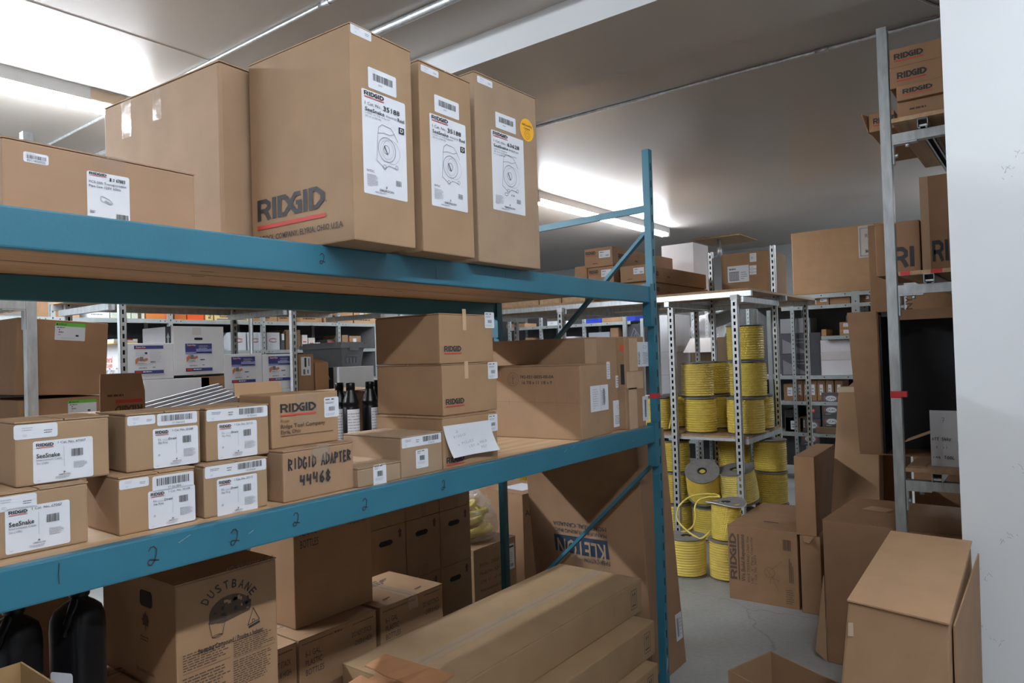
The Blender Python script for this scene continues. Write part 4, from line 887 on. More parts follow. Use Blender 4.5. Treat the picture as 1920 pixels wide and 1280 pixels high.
def put(b_, fn, name='printed_mark', f='front'):
    p = face(b_, f); p.lv = .0015; fn(p, b_.w if f != 'left' and f != 'right' else b_.d, b_.h); return p.build(name, b_.o)

# left strut rack with the two cartons carrying green labels
o = empty('strut_rack', (0, 0, 0)); tag(o, 'galvanized strut rack at the left, carrying the cartons with green labels', 'rack')
PX, PY = at(58, 700, Y=3.6).x, 3.6
for x, y in ((PX, PY), (-.30, PY), (PX, PY+.85), (-.30, PY+.85)):
    mb = MB(); mb.box(x-.0205, x+.0205, y-.0205, y+.0205, 0, 2.6, 'galv'); mb.box(x-.010, x+.010, y+.0200, y+.0208, 0, 2.6, 'dark'); mb.build('post', o)
for z in (1.02, 1.835):
    for y in (PY, PY+.85):
        mb = MB(); strut(mb, (-.28, y, z), (PX-.0215, y, z)); mb.build('beam', o)
        k = MB(); k.box(PX-.11, PX-.0215, y-.018, y+.018, z-.0275, z-.0215, 'galv'); k.box(PX-.0275, PX-.0215, y-.018, y+.018, z-.11, z-.0275, 'galv'); k.lathe([(.008, -.036), (.008, -.0275)], 6, 'galv', (PX-.075, y, z)); k.build('bracket', o)
    for x in (-.3, PX): 
        mb = MB(); strut(mb, (x, PY+.0215, z), (x, PY+.83, z)); mb.build('cross_member', o)
mb = MB(); mb.box(-.32, 1.72, PY+.03, PY+.84, 1.0410, 1.059, 'plywood'); tag(mb.build('shelf_board'), 'plywood shelf under the cartons with green labels', 'shelf')
def lab_green(p, w_, h_):
    p.rect(0, .80*h_, w_, .2*h_, 'green'); p.lv += .0005; p.disc(.07*w_, .90*h_, .03*w_, .05*h_, 'ink', 10); p.text('GREENLEE', .12*w_, .86*h_, .25*w_, .09*h_, 'ink', True)
    p.lines(.05*w_, .68*h_, .6*w_, .07*h_, 1, 'ink', .6); p.lines(.12*w_, .54*h_, .1*w_, .08*h_, 1, 'ink', .8); p.lines(.12*w_, .40*h_, .35*w_, .09*h_, 1, 'inkgrey', .8); p.lines(.1*w_, .28*h_, .2*w_, .06*h_, 1, 'inkgrey', .5); p.rect(.68*w_, .24*h_, .1*w_, .10*h_, 'ink'); p.lines(.2*w_, .1*h_, .6*w_, .06*h_, 2)
GT = (1.03, .86, .72)
q = at(30, 724, Y=3.72); q2 = at(186, 712, Y=3.72)
Gb = carton('cardboard_box', 'lower carton with a tilted green-topped label, on the left strut rack', .39, .55, .352, (q.x, 3.70, 1.0595), 0, tint=GT)
sticker(Gb, 'front', (127, 733), (178, 749), lab_green, wh=(uv(Gb, 'front', 127, 745)[0], .265, .125, .072))
Ga = carton('cardboard_box', 'upper carton with a green-topped label, leaning a little on the left strut rack', .385, .55, .348, (q.x-.018, 3.69, 1.437), 0, euler=(0, R(3.2), 0), tint=GT)
sticker(Ga, 'front', (104, 575), (157, 606), lab_green, wh=(uv(Ga, 'front', 104, 590)[0], .255, .130, .082))
mb = MB(); mb.box(.385-.20, .382, .01, .34, .352, .362, 'greycard'); 
# boxes lying on the green label cartons and on the strut rack's upper shelf
b_ = ybox('small yellow and white box left of the strut post, above its rail', 4.3, 20, 46, 551, 577, .2, z0=1.857, mt='yellowcard'); put(b_, lambda p, w_, h: (p.rect(0, 0, w_, h*.35, 'paper'), p.lines(.1*w_, .08*h, .8*w_, h*.2, 1, 'ink', .7)))
ybox('tan box at the left edge above the strut rail', 4.28, -25, 18, 545, 577, .25, z0=1.857, tint=(1.2, 1.0, .9))
mb = MB(); mb.box(-.32, PX+.02, PY+.03, PY+.84, 1.8560, 1.8565, 'plywood'); 
mb = MB(); mb.box(-.32, PX-.03, PY+.03, PY+.84, 1.838+.018, 1.8565, 'greysteel'); tag(mb.build('shelf_board'), 'thin grey shelf on the rail of the left strut rack', 'shelf')

# white carton rack
o = empty('strut_rack', (0, 0, 0)); tag(o, 'slotted strut rack that carries the white cartons behind the blue rack', 'rack')
RXs = (2.03, 3.27); RYf, RYb = 4.56, 5.36
for x in RXs:
    for y in (RYf, RYb):
        mb = MB(); slotted_post(mb, x, y, 0, 2.02, 0, -1); mb.build('post', o)
for z in (1.10, 1.965):
    for y in (RYf+.02, RYb+.02):
        mb = MB(); strut(mb, (RXs[0]-.08, y+.045, z), (4.3, y+.045, z)); mb.build('beam', o)
    for x in (*RXs, 4.25):
        mb = MB(); strut(mb, (x-.043, RYf+.05, z-.043), (x-.043, RYb, z-.043)); mb.build('cross_member', o)
for z, lab in ((1.1215, 'plywood shelf under the white cartons'), (1.9865, 'plywood shelf over the white cartons')):
    mb = MB(); mb.box(RXs[0]-.08, 4.3, RYf+.045, RYb+.1, z, z+.016, 'plywood'); tag(mb.build('shelf_board'), lab, 'shelf')
def lab_vee(plain):
    def fn(p, w_, h_):
        # w_ x h_ in metres of the label area
        if plain: p.rect(0, .88*h_, w_, .12*h_, 'inkblue')
        else:
            p.rect(0, .68*h_, w_, .32*h_, 'inkblue'); p.lv += .0004; p.rect(.4*w_, .66*h_, .6*w_, .15*h_, 'inkmid'); p.rect(0, .62*h_, w_, .08*h_, 'inkmid')
        p.lv += .0006
        p.rect(.05*w_, .895*h_, .34*w_, .03*h_, 'inkred'); p.text('Super-Vee', .06*w_, .915*h_, .32*w_, .065*h_, 'paper', True)
        if not plain: p.lines(.5*w_, .80*h_, .44*w_, .14*h_, 3, 'inkpale', .4); p.disc(.86*w_, .84*h_, .05*w_, .04*h_, 'inknavy', 10)
        else: p.lines(.05*w_, .62*h_, .4*w_, .18*h_, 5); p.disc(.40*w_, .73*h_, .05*w_, .04*h_, 'inknavy', 10); p.lines(.52*w_, .35*h_, .42*w_, .48*h_, 11, 'inkpale', .3)
        p.poly([(.04*w_, .33*h_), (.03*w_, .50*h_), (.14*w_, .60*h_), (.20*w_, .48*h_), (.12*w_, .42*h_)], 'inkskin'); p.poly([(.28*w_, .52*h_), (.44*w_, .56*h_), (.46*w_, .48*h_), (.32*w_, .42*h_)], 'inkskin')
        p.rect(.18*w_, .44*h_, .12*w_, .16*h_, 'inkgrey'); p.poly([(.08*w_, .34*h_), (.42*w_, .36*h_), (.45*w_, .42*h_), (.14*w_, .44*h_)], 'paper'); p.line([(.08*w_, .34*h_), (.42*w_, .36*h_), (.45*w_, .42*h_)], .001, 'inkpale'); p.rect(.13*w_, .37*h_, .22*w_, .022*h_, 'inkgrey')
        p.lines(.55*w_, .38*h_, .38*w_, .05*h_, 1, 'ink', .8); p.lines(.12*w_, .29*h_, .25*w_, .025*h_, 1); p.barcode(.14*w_, .18*h_, .28*w_, .05*h_, 'inkgrey'); p.lines(.62*w_, .19*h_, .2*w_, .05*h_, 1, 'inkgrey', .7)
        p.rect(0, 0, w_, .12*h_, 'inkblue'); p.lv += .0004; p.rect(.04*w_, .02*h_, .2*w_, .08*h_, 'inkred'); p.lines(.28*w_, .04*h_, .66*w_, .045*h_, 1, 'paper', .8)
    return fn
W = 1.138; GW = 'white drain cleaner cartons'
WY = 4.63
wb = ybox('white carton at the bottom under the wide label carton beside the slotted post', WY, 270, 395, 712, 790, .42, z0=W, mt='whitecard')
W2 = ybox('low white carton right of the slotted post, its label mostly white', WY, 239, 326, 641, 711, .42, mt='whitecard', group=GW)
ybox('plain carton on the shelf under the tall white carton with a hand hole', WY, 378, 423, 706, 780, .40, z0=W, tint=(.9, .75, .62))
W1 = ybox('tall white carton with a hand hole, higher than the white cartons around it', WY, 326, 421, 611, 704, .42, mt='whitecard', group=GW)
zt = W+.205
wa = ybox('white carton at the bottom right of the plain carton, mostly hidden by an open flap', WY, 424, 494, 731, 790, .42, z0=W, mt='whitecard', group=GW)
wc = ybox('white carton at the bottom beside the second slotted post', WY, 494, 547, 731, 790, .42, z0=W, mt='whitecard', group=GW)
W3 = ybox('white carton with a blue label right of the taller white one', WY, 421, 492.5, 664, 731, .42, mt='whitecard', group=GW)
W4 = ybox('white carton with a blue label touching the second slotted post', WY, 493, 552, 662.5, 729, .42, mt='whitecard', group=GW)
def zfix(b_, under):  # sit exactly on the carton below
    dz = under.o.location.z+under.h+.0006-b_.o.location.z; b_.o.location.z += dz
for b_, u in ((W3, wa), (W4, wc)): zfix(b_, u)
for b_, tl, br, pl in ((W2, (251, 645.5), (307, 697), True), (W1, (347, 644), (398, 694.5), False), (W3, (433.5, 669), (479, 716), False), (W4, (503, 668), (547, 712), False), (wa, (436, 736), (479, 785), False)):
    sticker(b_, 'front', tl, br, lab_vee(pl), rad=.001, name='printed_label', label=None)
p = face(W1, 'front'); u_, v_ = uv(W1, 'front', 372, 635); p.rrect(u_-.03, v_-.008, .06, .016, .0078, 'dark'); p.build('hand_hole', W1.o); tape_on(W1, 'front', (360, 613), (377, 628))
p = face(W1, 'left'); p.rect(W1.d-.10, W1.h-.13, .075, .13, 'ink'); p.lv = .002; a, c = W1.d-.062, W1.h-.11; p.poly([(a-.010, c-.02), (a+.010, c-.02), (a+.010, c+.035), (a+.022, c+.035), (a, c+.07), (a-.022, c+.035), (a-.010, c+.035)], 'greycard'); p.build('printed_arrow', W1.o)
p = face(W2, 'left'); d = W2.d; p.text('General', d*.22, W2.h*.50, d*.30, .040, 'inkorange', True); p.text('PIPE CLEANERS', d*.22, W2.h*.36, d*.30, .022, 'inkorange', True); p.text('Power Drain Cleaners', d*.14, W2.h*.16, d*.80, .045, 'inkgrey', True); p.rect(d*.12, W2.h*.08, d*.85, .006, 'inkred'); p.build('printed_text', W2.o)
# what carries the tall and the low white carton
for b_, lab in ((W1, 'carton under the tall white carton'),): pass
W2.o.location.z = wb.o.location.z+wb.h+.0006
o2 = ybox('thin red and white book box lying on the low white carton', WY+.05, 213, 258, 630, 634, .25, z0=W2.o.location.z+W2.h+.0125, name='flat_box', mt='whitecard', h=.016)
o3 = ybox('thin tan book box under the red and white one', WY+.05, 213, 258, 634, 640, .26, z0=W2.o.location.z+W2.h+.0005, name='flat_box', mt='yellowcard', h=.0118)
put(o2, lambda p, w_, h: p.rect(.5*w_, .5*h, .3*w_, .5*h, 'inkred'))
t1 = ybox('tall carton with a white label turned sideways, beyond the second slotted post', WY+.02, 563, 589, 667, 735, .32, z0=None, tint=(1.0, .84, .66)); t1.o.location.z = W; t1.h += 0
t1h = at(560, 664, Y=WY+.02).z-W
bpy.data.objects.remove(t1.o); qx = at(560, 690, Y=WY+.02).x; qx2 = at(588, 690, Y=WY+.02).x
t1 = carton('cardboard_box', 'tall carton with a white label turned sideways, beyond the second slotted post', qx2-qx, .30, t1h, (qx, WY+.02, W), 0, tint=(1.0, .84, .66))
sticker(t1, 'front', (564, 669), (583, 703), lambda p, w_, h_: (p.rect(.35*w_, .45*h_, .2*w_, .5*h_, 'ink'), p.rect(.75*w_, .5*h_, .12*w_, .42*h_, 'inkgrey'), p.rect(.2*w_, .05*h_, .22*w_, .28*h_, 'inkgrey'), p.rect(.65*w_, .1*h_, .1*w_, .2*h_, 'ink')))
qx, qx2 = at(590.5, 690, Y=WY+.02).x, at(616, 690, Y=WY+.02).x; th = at(592, 680, Y=WY+.02).z-W
t2 = carton('cardboard_box', 'tall carton with an open peaked top beside the sideways label carton', qx2-qx, .22, th, (qx, WY+.02, W), 0, tint=(1.1, .88, .66))
mb = MB(); mb.hexa([(0, 0, th), (t2.w, 0, th), (t2.w, .004, th), (0, .004, th), (.03, .09, th+.035), (t2.w-.03, .09, th+.035), (t2.w-.03, .094, th+.035), (.03, .094, th+.035)], 'cardboard'); mb.build('raised_flap', t2.o)
qx, qx2 = at(636, 710, Y=WY).x, at(701, 710, Y=WY).x; th = at(636, 688, Y=WY).z-W
w5 = carton('white_box', 'white carton with a black arrow panel, carrying the grey tote', qx2-qx, .50, th, (qx, WY, W), 0, mt='whitecard')
p = face(w5, 'left'); p.rect(w5.d-.22, th-.20, .15, .20, 'ink'); p.lv = .002; a, c = w5.d-.145, th-.15; p.poly([(a-.015, c-.03), (a+.015, c-.03), (a+.015, c+.05), (a+.035, c+.05), (a, c+.11), (a-.035, c+.05), (a-.015, c+.05)], 'greycard'); p.build('printed_arrow', w5.o)
# grey tote
qx, qx2 = at(641, 680, Y=WY+.03).x, at(683, 680, Y=WY+.03).x; zt = at(640, 641, Y=WY+.03).z; z0 = W+th+.0005
o = empty('storage_tote', (qx, WY+.03, z0)); tag(o, 'grey plastic tote with a lid, on the white arrow carton', 'tote'); tw = qx2-qx; hh = zt-z0
mb = MB(); mb.hexa([(.02, .02, 0), (tw-.02, .02, 0), (tw-.02, .50, 0), (.02, .50, 0), (0, 0, hh-.05), (tw, 0, hh-.05), (tw, .52, hh-.05), (0, .52, hh-.05)], 'totegrey')
for i in range(4): x = .05+i*(tw-.1)/4; mb.box(x, x+.018, -.002, .012, .03, .075, 'totegrey')
mb.box(.06, tw-.06, -.006, .01, hh-.12, hh-.105, 'totegrey'); mb.build('body', o)
mb = MB(); mb.box(-.018, tw+.018, -.018, .538, hh-.05, hh-.018, 'totegrey'); mb.box(0, tw, 0, .52, hh-.018, hh, 'totegrey'); mb.box(tw*.3, tw*.7, -.02, -.012, hh-.07, hh-.03, 'totegrey'); l = mb.build('lid', o)

# grey shelving along the back with boxed goods
def shelving(label, X0_, bays, bw, Y, depth, zs, zt):
    o = empty('metal_shelving', (0, 0, 0)); tag(o, label, 'shelving')
    for i in range(bays+1):
        x = X0_+i*bw
        for y in (Y, Y+depth):
            mb = MB(); mb.box(x-.0185, x+.0185, y, y+.002, 0, zt, 'greysteel'); mb.box(x-.0185, x-.0165, y, y+.035, 0, zt, 'greysteel')
            if y == Y:
                for k in range(int(zt/.05)): mb.box(x-.004, x+.004, y-.0006, y, .03+k*.05, .045+k*.05, 'dark')
            mb.build('post', o)
    for z in zs:
        for i in range(bays):
            x = X0_+i*bw; mb = MB(); mb.box(x+.019, x+bw-.019, Y+.003, Y+depth, z-.003, z, 'greysteel'); mb.box(x+.001, x+bw-.001, Y-.0005, Y+.0025, z-.034, z, 'greysteel')
            for hx_ in (.05, .09, bw-.05, bw-.09): mb.box(x+hx_-.004, x+hx_+.004, Y-.0012, Y-.0005, z-.021, z-.013, 'dark')
            mb.build('shelf', o)
    k = MB(); k.box(X0_, X0_+bays*bw, Y+depth+.003, Y+depth+.006, .25, max(zs)-.01, 'charcoal'); k.build('back_or_shade_panel', o)  # dark sheet added behind the open shelves, stands in for the shade there
    return o
SY = 6.1
zA = at(400, 600, Y=SY).z; zB = at(560, 655, Y=SY).z
bwS = .9144; x321 = at(321, 640, Y=SY).x
shelving('long grey shelving along the back wall behind the white cartons', x321-2*bwS, 5, bwS, SY, .45, (.30, .80, zB-.33, zB, zA), 2.6)
def top(label, xl, xr, mt='cardboard', tint=(1, 1, 1), fn=None, h=.20, z=None, dy=.042, d=.33, name='cardboard_box', **kw):
    a = at(xl, 603, Y=SY+dy).x; c = at(xr, 603, Y=SY+dy).x
    b_ = carton(name, label, c-a-.004, d, h, (a+.002, SY+dy, (z if z else zA)+.0006), 0, mt=mt, tint=tint, tape=False, **kw)
    if fn: put(b_, fn, 'printed_text')
    return b_
ln = lambda mt='inkpale', n=5: (lambda p, w_, h: p.lines(.1*w_, .1*h, .8*w_, .6*h, n, mt, .3))
GP = 'goods on the upper grey shelf'
top('tan box at the left end of the upper grey shelf', 95, 150, tint=(1.2, 1, .85), h=.24)
top('white lined box on the upper grey shelf, left of the pale green one', 166, 206, 'whitecard', fn=ln('inkgrey'), group=GP)
top('pale green lined box on the upper grey shelf', 207, 246, 'palegreen', fn=ln(), group=GP)
b_ = top('olive bag in a clear box on the upper grey shelf, beside the orange carton', 247, 272, 'palegreen', h=.19, group=GP); put(b_, lambda p, w_, h: p.rect(.45*w_, 0, .28*w_, .5*h, 'inkcard'), 'window')
top('wide carton with an orange end on the upper grey shelf', 274, 326, 'orangecard', (.72, 1.3, 1.8), group=GP, fn=lambda p, w_, h: p.rect(.68*w_, 0, .32*w_, h, 'inkorange'))
top('dark orange carton beside the wide one on the upper grey shelf', 327, 350, 'orangecard', (.7, 1.1, 1.0), group=GP, fn=ln('inkorange', 6))
top('bright red-orange carton on the upper grey shelf', 352, 383, 'orangecard', (1.05, .75, .6), group=GP, fn=ln('inkorange', 6))
def ram(p, w_, h): p.rect(0, 0, w_, h*.18, 'ink') if False else None; p.text('Ramset', .28*w_, .34*h, .56*w_, .26*h, 'ink', True); p.rect(.1*w_, .08*h, .8*w_, .12*h, 'inkgrey'); p.lines(.1*w_, .75*h, .8*w_, .12*h, 1, 'inkgrey')
top('slim yellow box standing on end on the upper grey shelf', 386, 400, 'yellowcard', group=GP, fn=lambda p, w_, h: p.text('Ramset', .72*w_, .08*h, .65*h, .42*w_, 'ink', True, 90))
for lab, a, c in (('left', 403, 435), ('right', 438, 466)):
    b_ = top('yellow fastener carton with black lettering, %s of the two on the upper grey shelf' % lab, a, c, 'yellowcard', h=.085, fn=ram, group=GP)
    top('flat yellow carton lying on the fastener carton, %s of the two' % lab, a+3, c-1, 'yellowcard', h=.07, z=b_.o.location.z+.085, group=GP)
for i, (lab, a, c) in enumerate((('tan carton with a yellow dot just right of the fastener cartons', 476, 520), ('tan carton with a bent flap under the blue beam, between two dotted ones', 521, 547), ('tan carton with a yellow dot and white label, behind the second slotted post', 563, 604), ('pale tan carton with rows of print on the upper grey shelf', 608, 662), ('pale tan carton with a yellow dot at the right end of the upper grey shelf', 664, 708))):
    b_ = top(lab, a, c, tint=(1.5, 1.35, 1.1) if i > 2 else (1.35, 1.15, .92), h=.19, group=GP, fn=lambda p, w_, h: p.lines(.12*w_, .12*h, .76*w_, .35*h, 2, 'inkcard', .4))
    if i in (0, 2, 4): put(b_, lambda p, w_, h: (p.disc(.52*w_, .52*h, .020, .020, 'dot_yellow', 14), p.rect(.24*w_, .48*h, .16*w_, .12*h, 'paper')), 'stickers')
def silver(p, w_, h): p.ring(.5*w_, .55*h, .30*w_, .11*h, .006, 'inkred', 24, 30, 330); p.ring(.5*w_, .55*h, .18*w_, .07*h, .003, 'inkgrey', 18); p.lines(.25*w_, .30*h, .5*w_, .06*h, 1)
for lab, a, c in (('silver box with a red ring, left of three beside the pipe', 430, 461), ('silver box with a red ring half hidden by the thin pipe', 464, 490), ('silver box with a red ring right of the shelf post', 499, 524)):
    top(lab, a, c, 'greycard', (1.25, 1.25, 1.25), h=.172, z=zB, fn=silver, group='silver boxes on the lower grey shelf')
top('black and white carton next to the silver boxes on the lower grey shelf', 525, 533, 'charcoal', h=.16, z=zB, fn=lambda p, w_, h: p.rect(.3*w_, .6*h, .6*w_, .4*h, 'paper'))
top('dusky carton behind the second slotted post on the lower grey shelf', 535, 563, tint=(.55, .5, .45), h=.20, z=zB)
for i, (a, c, h, mt, lab) in enumerate(((566, 576, .15, 'whitecard', 'white packet leaning on the lower grey shelf'), (578, 590, .12, 'whitecard', 'short white packet with a pink edge on the lower grey shelf'), (591, 600, .07, 'whitecard', 'smallest white packet on the lower grey shelf'), (612, 628, .10, 'charcoal', 'dark carton with a red panel above the grey tote'), (640, 652, .15, 'cardboard', 'narrow tan carton above the grey tote lid'), (654, 676, .14, 'cardboard', 'tan carton with a white label above the grey tote lid'))):
    top(lab, a, c, mt, (1.1, 1, .9), h=h, z=zB, fn=[ln('inkred', 2), ln('inkred', 2), ln('inkgrey', 2), lambda p, w_, h: p.rect(.1*w_, .4*h, .8*w_, .4*h, 'inkred'), None, lambda p, w_, h: p.rect(.3*w_, .4*h, .3*w_, .4*h, 'paper')][i])
for i, (a, c, h, lab) in enumerate(((170, 190, .14, 'white packet at the left of the lower grey shelf, above a green carton'), (330, 415, .05, 'long flat tray on the lower grey shelf behind the white cartons'))):
    top(lab, a, c, 'whitecard' if i == 0 else 'charcoal', h=h, z=zB, dy=.06)
top('green carton beside the leaning labelled cartons, low on the grey shelving', 170, 190, 'charcoal', (.4, 1.6, .9), h=.17, z=zB-.33, dy=.06)
# pipe from the ceiling with an elbow
q = at(471, 640, Y=5.9); mb = MB(); mb.tube([(q.x, 5.9, 0), (q.x, 5.9, at(470, 588, Y=5.9).z), (q.x+.02, 5.88, at(470, 588, Y=5.9).z+.05), (q.x+.10, 5.80, at(470, 588, Y=5.9).z+.09), (q.x+.4, 5.6, at(470, 588, Y=5.9).z+.10)], .022, 12, 'galv'); tag(mb.build('metal_pipe'), 'thin galvanized pipe with an elbow, standing in front of the silver boxes', 'pipe')

# ------------------------------------------------------------------ the rope rack
RF, RB = 5.40, 6.29
o = empty('strut_rack', (0, 0, 0)); tag(o, 'slotted strut rack with yellow rope reels, right of the blue upright', 'rack')
FYs = (1.96, 2.49, 3.57, 4.75); 
for y in FYs:
    zt = 1.89 if y == 2.49 else 1.955
    mb = MB(); slotted_post(mb, RF, y, 0, zt, -1, 0, wd=.052, sw=.016); 
    p_ = mb.build('post', o)
    if y in (1.96, 3.57): k = MB(); k.box(RF-.003, RF+.038, y-.028, y+.028, zt-.035, zt+.002, 'housing'); k.build('post_cap', o)
for y in (1.93, 2.49, 3.05, 4.75):
    mb = MB(); slotted_post(mb, RB, y, 0, 2.43 if y < 2.6 else (2.36 if y < 4 else 1.95), -1, 0, wd=.041); mb.build('post', o)
DZ = .86
mb = MB(); strut(mb, (RF+.06, 1.84, 1.965), (RF+.06, 5.0, 1.965)); mb.build('beam', o)
mb = MB(); strut(mb, (RB+.06, 1.84, 1.965), (RB+.06, 5.0, 1.965)); mb.build('beam', o)
for y in (1.98, 2.6, 3.6, 4.7):
    mb = MB(); strut(mb, (RF+.04, y-.06, 1.922), (RB+.04, y-.06, 1.922)); mb.build('cross_member', o)
    mb = MB(); strut(mb, (RF+.04, y-.06, DZ-.0375), (RB, y-.06, DZ-.0375)); mb.build('cross_member', o)
mb = MB(); mb.box(RF+.038, RF+.078, 1.93, 5.0, DZ-.040, DZ-.017, 'slot_steel'); mb.build('beam', o)
mb = MB(); mb.box(RB-.04, RB-.003, 1.93, 5.0, DZ-.040, DZ-.017, 'slot_steel'); mb.build('beam', o)
mb = MB(); mb.box(RF+.039, RB-.003, 1.90, 5.0, DZ-.0165, DZ-.0005, 'plywood'); tag(mb.build('shelf_board'), 'plywood shelf carrying the rows of yellow rope reels', 'shelf')
mb = MB(); mb.box(RF+.04, 7.35, 1.86, 5.0, 1.9865, 2.005, 'plywood'); tag(mb.build('shelf_board'), 'plywood top shelf of the rope rack, long cartons on it', 'shelf')
o = empty('strut_rack', (0, 0, 0)); tag(o, 'rear strut rack behind the rope reels, holding up the top shelf', 'rack')
for y in (1.93, 3.05, 4.75):
    mb = MB(); slotted_post(mb, 7.25, y, 0, 1.98, -1, 0); mb.build('post', o)
mb = MB(); strut(mb, (7.30, 1.84, 1.9655), (7.30, 5.0, 1.9655)); mb.build('beam', o)
# wooden crates seen under the upper blue beam, on the top shelf
for i, (a, c) in enumerate(((935, 1010), (1011, 1052), (1053, 1100), (1101, 1160))):
    ya, yc = at(a, 575, X=5.5).y, at(c, 575, X=5.5).y
    mb = MB(); mb.box(0, .5, 0, ya-yc-.01, 0, .10, 'pine'); 
    for k in range(2): mb.box(-.004, 0, .01, ya-yc-.02, .008+k*.05, .046+k*.05, 'pine')
    oo = mb.build('wooden_crate', None, (5.5, yc, 2.0055)); tag(oo, ('pale wooden crate on the top shelf, next to the rear blue post', 'pale wooden crate, second from the rear blue post', 'pale wooden crate, third from the rear blue post, left of the diagonal brace', 'pale wooden crate behind the diagonal brace')[i], 'crate', 'wooden crates on the top shelf')

# reels
def reel_mesh(r, h, seed):
    o = empty('rope_reel'); mb = MB(); rn = random.Random(seed); prof = []; nt = 14; rr = r*.96
    for i in range(nt*5+1):
        t = i/(nt*5); a = (i % 5)/5; bul = 1-.03*abs(2*t-1)**3
        prof.append((rr*bul+.0060*math.sin(math.pi*a)-.004+.0012*rn.uniform(-1, 1), .012+(h-.024)*t))
    mb.lathe(prof, 36, 'rope'); mb.build('rope_coil', o)
    for z in (0, h-.006):
        f = MB(); f.lathe([(r*.28, z), (r*1.0, z), (r*1.0, z+.006), (r*.28, z+.006), (r*.28, z)], 36, 'flange', smooth=False, cap=False); f.build('flange', o)
    c = MB(); c.lathe([(r*.278, .002), (r*.278, h-.001), (r*.20, h-.001), (r*.20, .1), (.0, .1)], 20, 'dark', cap=False); c.build('core', o)
    return o
RH = .288; proto = [reel_mesh(.135, RH, 1), reel_mesh(.150, RH, 2)]
GR = 'yellow rope reels'; used = [0, 0]
def reel(label, x, y, z, k=0, tilt=None, tint=None):
    r_ = proto[k] if not used[k] else copy_tree(proto[k]); used[k] = 1
    r_.location = (x, y, z); r_.rotation_euler = (*(tilt or (0, 0)), random.uniform(0, 6)) if not tilt else (tilt[0], tilt[1], 0)
    for ch in r_.children: ch.color = (*(tint or (1, 1, 1)), 1)
    return tag(r_, label, 'reel', GR)
g = .0008
L1_, L2_, L3_ = DZ, DZ+RH+g, DZ+2*(RH+g)
reel('rope reel on the shelf next to the blue upright, a loose end hanging down it', 5.63, 2.745, L1_+g, 0)
reel('rope reel in the bottom row of the shelf between the two front posts', 5.60, 2.345, L1_+g, 0)
reel('rope reel upon the bottom one between the two front posts, wrapped in film', 5.61, 2.365, L2_+g, 0, tint=(1.05, 1.05, 1.3))
reel('rope reel in the bottom row behind the film-wrapped pair', 5.96, 2.345, L1_+g, 0)
reel('rope reel in the second row behind the film-wrapped one', 5.97, 2.36, L2_+g, 0)
reel('rope reel in the bottom row of the shelf, right of the second front post', 5.645, 1.985, L1_+g, 1)
reel('rope reel in the middle of the stack of three right of the second front post', 5.70, 1.935+.04, L2_+g, 1)
reel('topmost rope reel of the stack of three right of the second front post', 5.72, 1.995, L3_+2*g, 1)
reel('rope reel at the back right corner of the shelf', 6.02, 1.985+.03, L1_+g, 0)
reel('rope reel behind the one beside the blue upright', 5.95, 2.70, L1_+g, 0)
# floor level
FH = .262; MUT = (.93, .92, .9)
def floor_reel(label, x, y, row, k=0, tint=MUT, tilt=None, dz=0):
    r_ = reel(label, x, y, g+row*(FH+g)+dz, k, tilt, tint); r_.scale = (1, 1, FH/RH); return r_
RW = ('on the floor', 'in the middle row', 'in the top row')
for x, y, k, nm, rows in ((5.60, 2.025, 0, 'behind the chain vise carton', (0,)), (5.60, 2.305, 0, 'between the front posts', (0,)), (5.60, 2.590, 0, 'behind the first front post', (0, 1, 2)), (5.60, 2.875, 0, 'beside the blue upright', (0, 1, 2)),
                          (5.94, 1.90, 0, 'rear one at the right end', (0, 1, 2)), (5.92, 2.19, 0, 'in the back between the front posts', (0, 1, 2)), (5.92, 2.75, 0, 'in the back by the blue upright', (0, 1, 2)), (5.62, 3.25, 0, 'just right of the rear blue post', (0, 1)), (5.62, 3.55, 0, 'seen through the rear blue post', (0, 1)), (5.62, 3.95, 0, 'left of the rear blue post', (0, 1)), (5.62, 4.28, 0, 'furthest left in the rope rack', (0, 1))):
    for r_ in rows: floor_reel('reel under the shelf %s, %s' % (RW[r_], nm), x, y, r_, k)
floor_reel('tilted reel under the shelf, its grey flange and black core turned to the aisle', 5.53, 2.305, 1, 0, (1.08, 1.02, .9), (R(10), R(-34)), .105)
floor_reel('pale film-wrapped reel standing behind the lettered reel, under the rope shelf', 5.575, 2.02, 1, 1, (1.05, 1.10, 1.7), (R(-5), R(-12)), .075)
t_ = floor_reel('rope reel standing on the floor in front, loose rope across its flange', 4.635, 2.075, 0, 0, (1.02, 1.02, 1.2))
floor_reel('rope reel on the floor under the narrower lettered reel', 4.70, 1.803, 0, 0, (1.02, 1.02, 1.25))
# narrow lettered reel
o = empty('rope_reel', (4.70, 1.81, FH+2*g)); tag(o, 'narrow rope reel with white lettering on its wide grey flange', 'reel', GR)
mb = MB(); prof = []
for i in range(101): prof.append((.094+.004*math.sin(math.pi*((i % 5)/5))+.004*(1-i/100), .004+.235*i/100))
mb.lathe(prof, 36, 'rope'); mb.build('rope_coil', o)
f = MB(); n = 36; vs = []; 
for zz in (.238, .246):
    for rr in (.032, .130):
        for i in range(n): a = 2*math.pi*i/n; vs.append((rr*math.cos(a), rr*math.sin(a), zz+(.014*math.cos(2*a+.6) if rr > .1 else 0)))
q4 = []
for i in range(n):
    j = (i+1) % n; q4 += [(i, j, n+j, n+i), (2*n+i, 3*n+i, 3*n+j, 2*n+j), (n+i, n+j, 3*n+j, 3*n+i), (i, 2*n+i, 2*n+j, j)]
f.add(vs, q4, 'flange'); f.tube([(.130*math.cos(2*math.pi*i/n), .130*math.sin(2*math.pi*i/n), .242+.014*math.cos(4*math.pi*i/n+.6)) for i in range(n+1)], .0035, 6, 'housing'); f.build('flange', o)
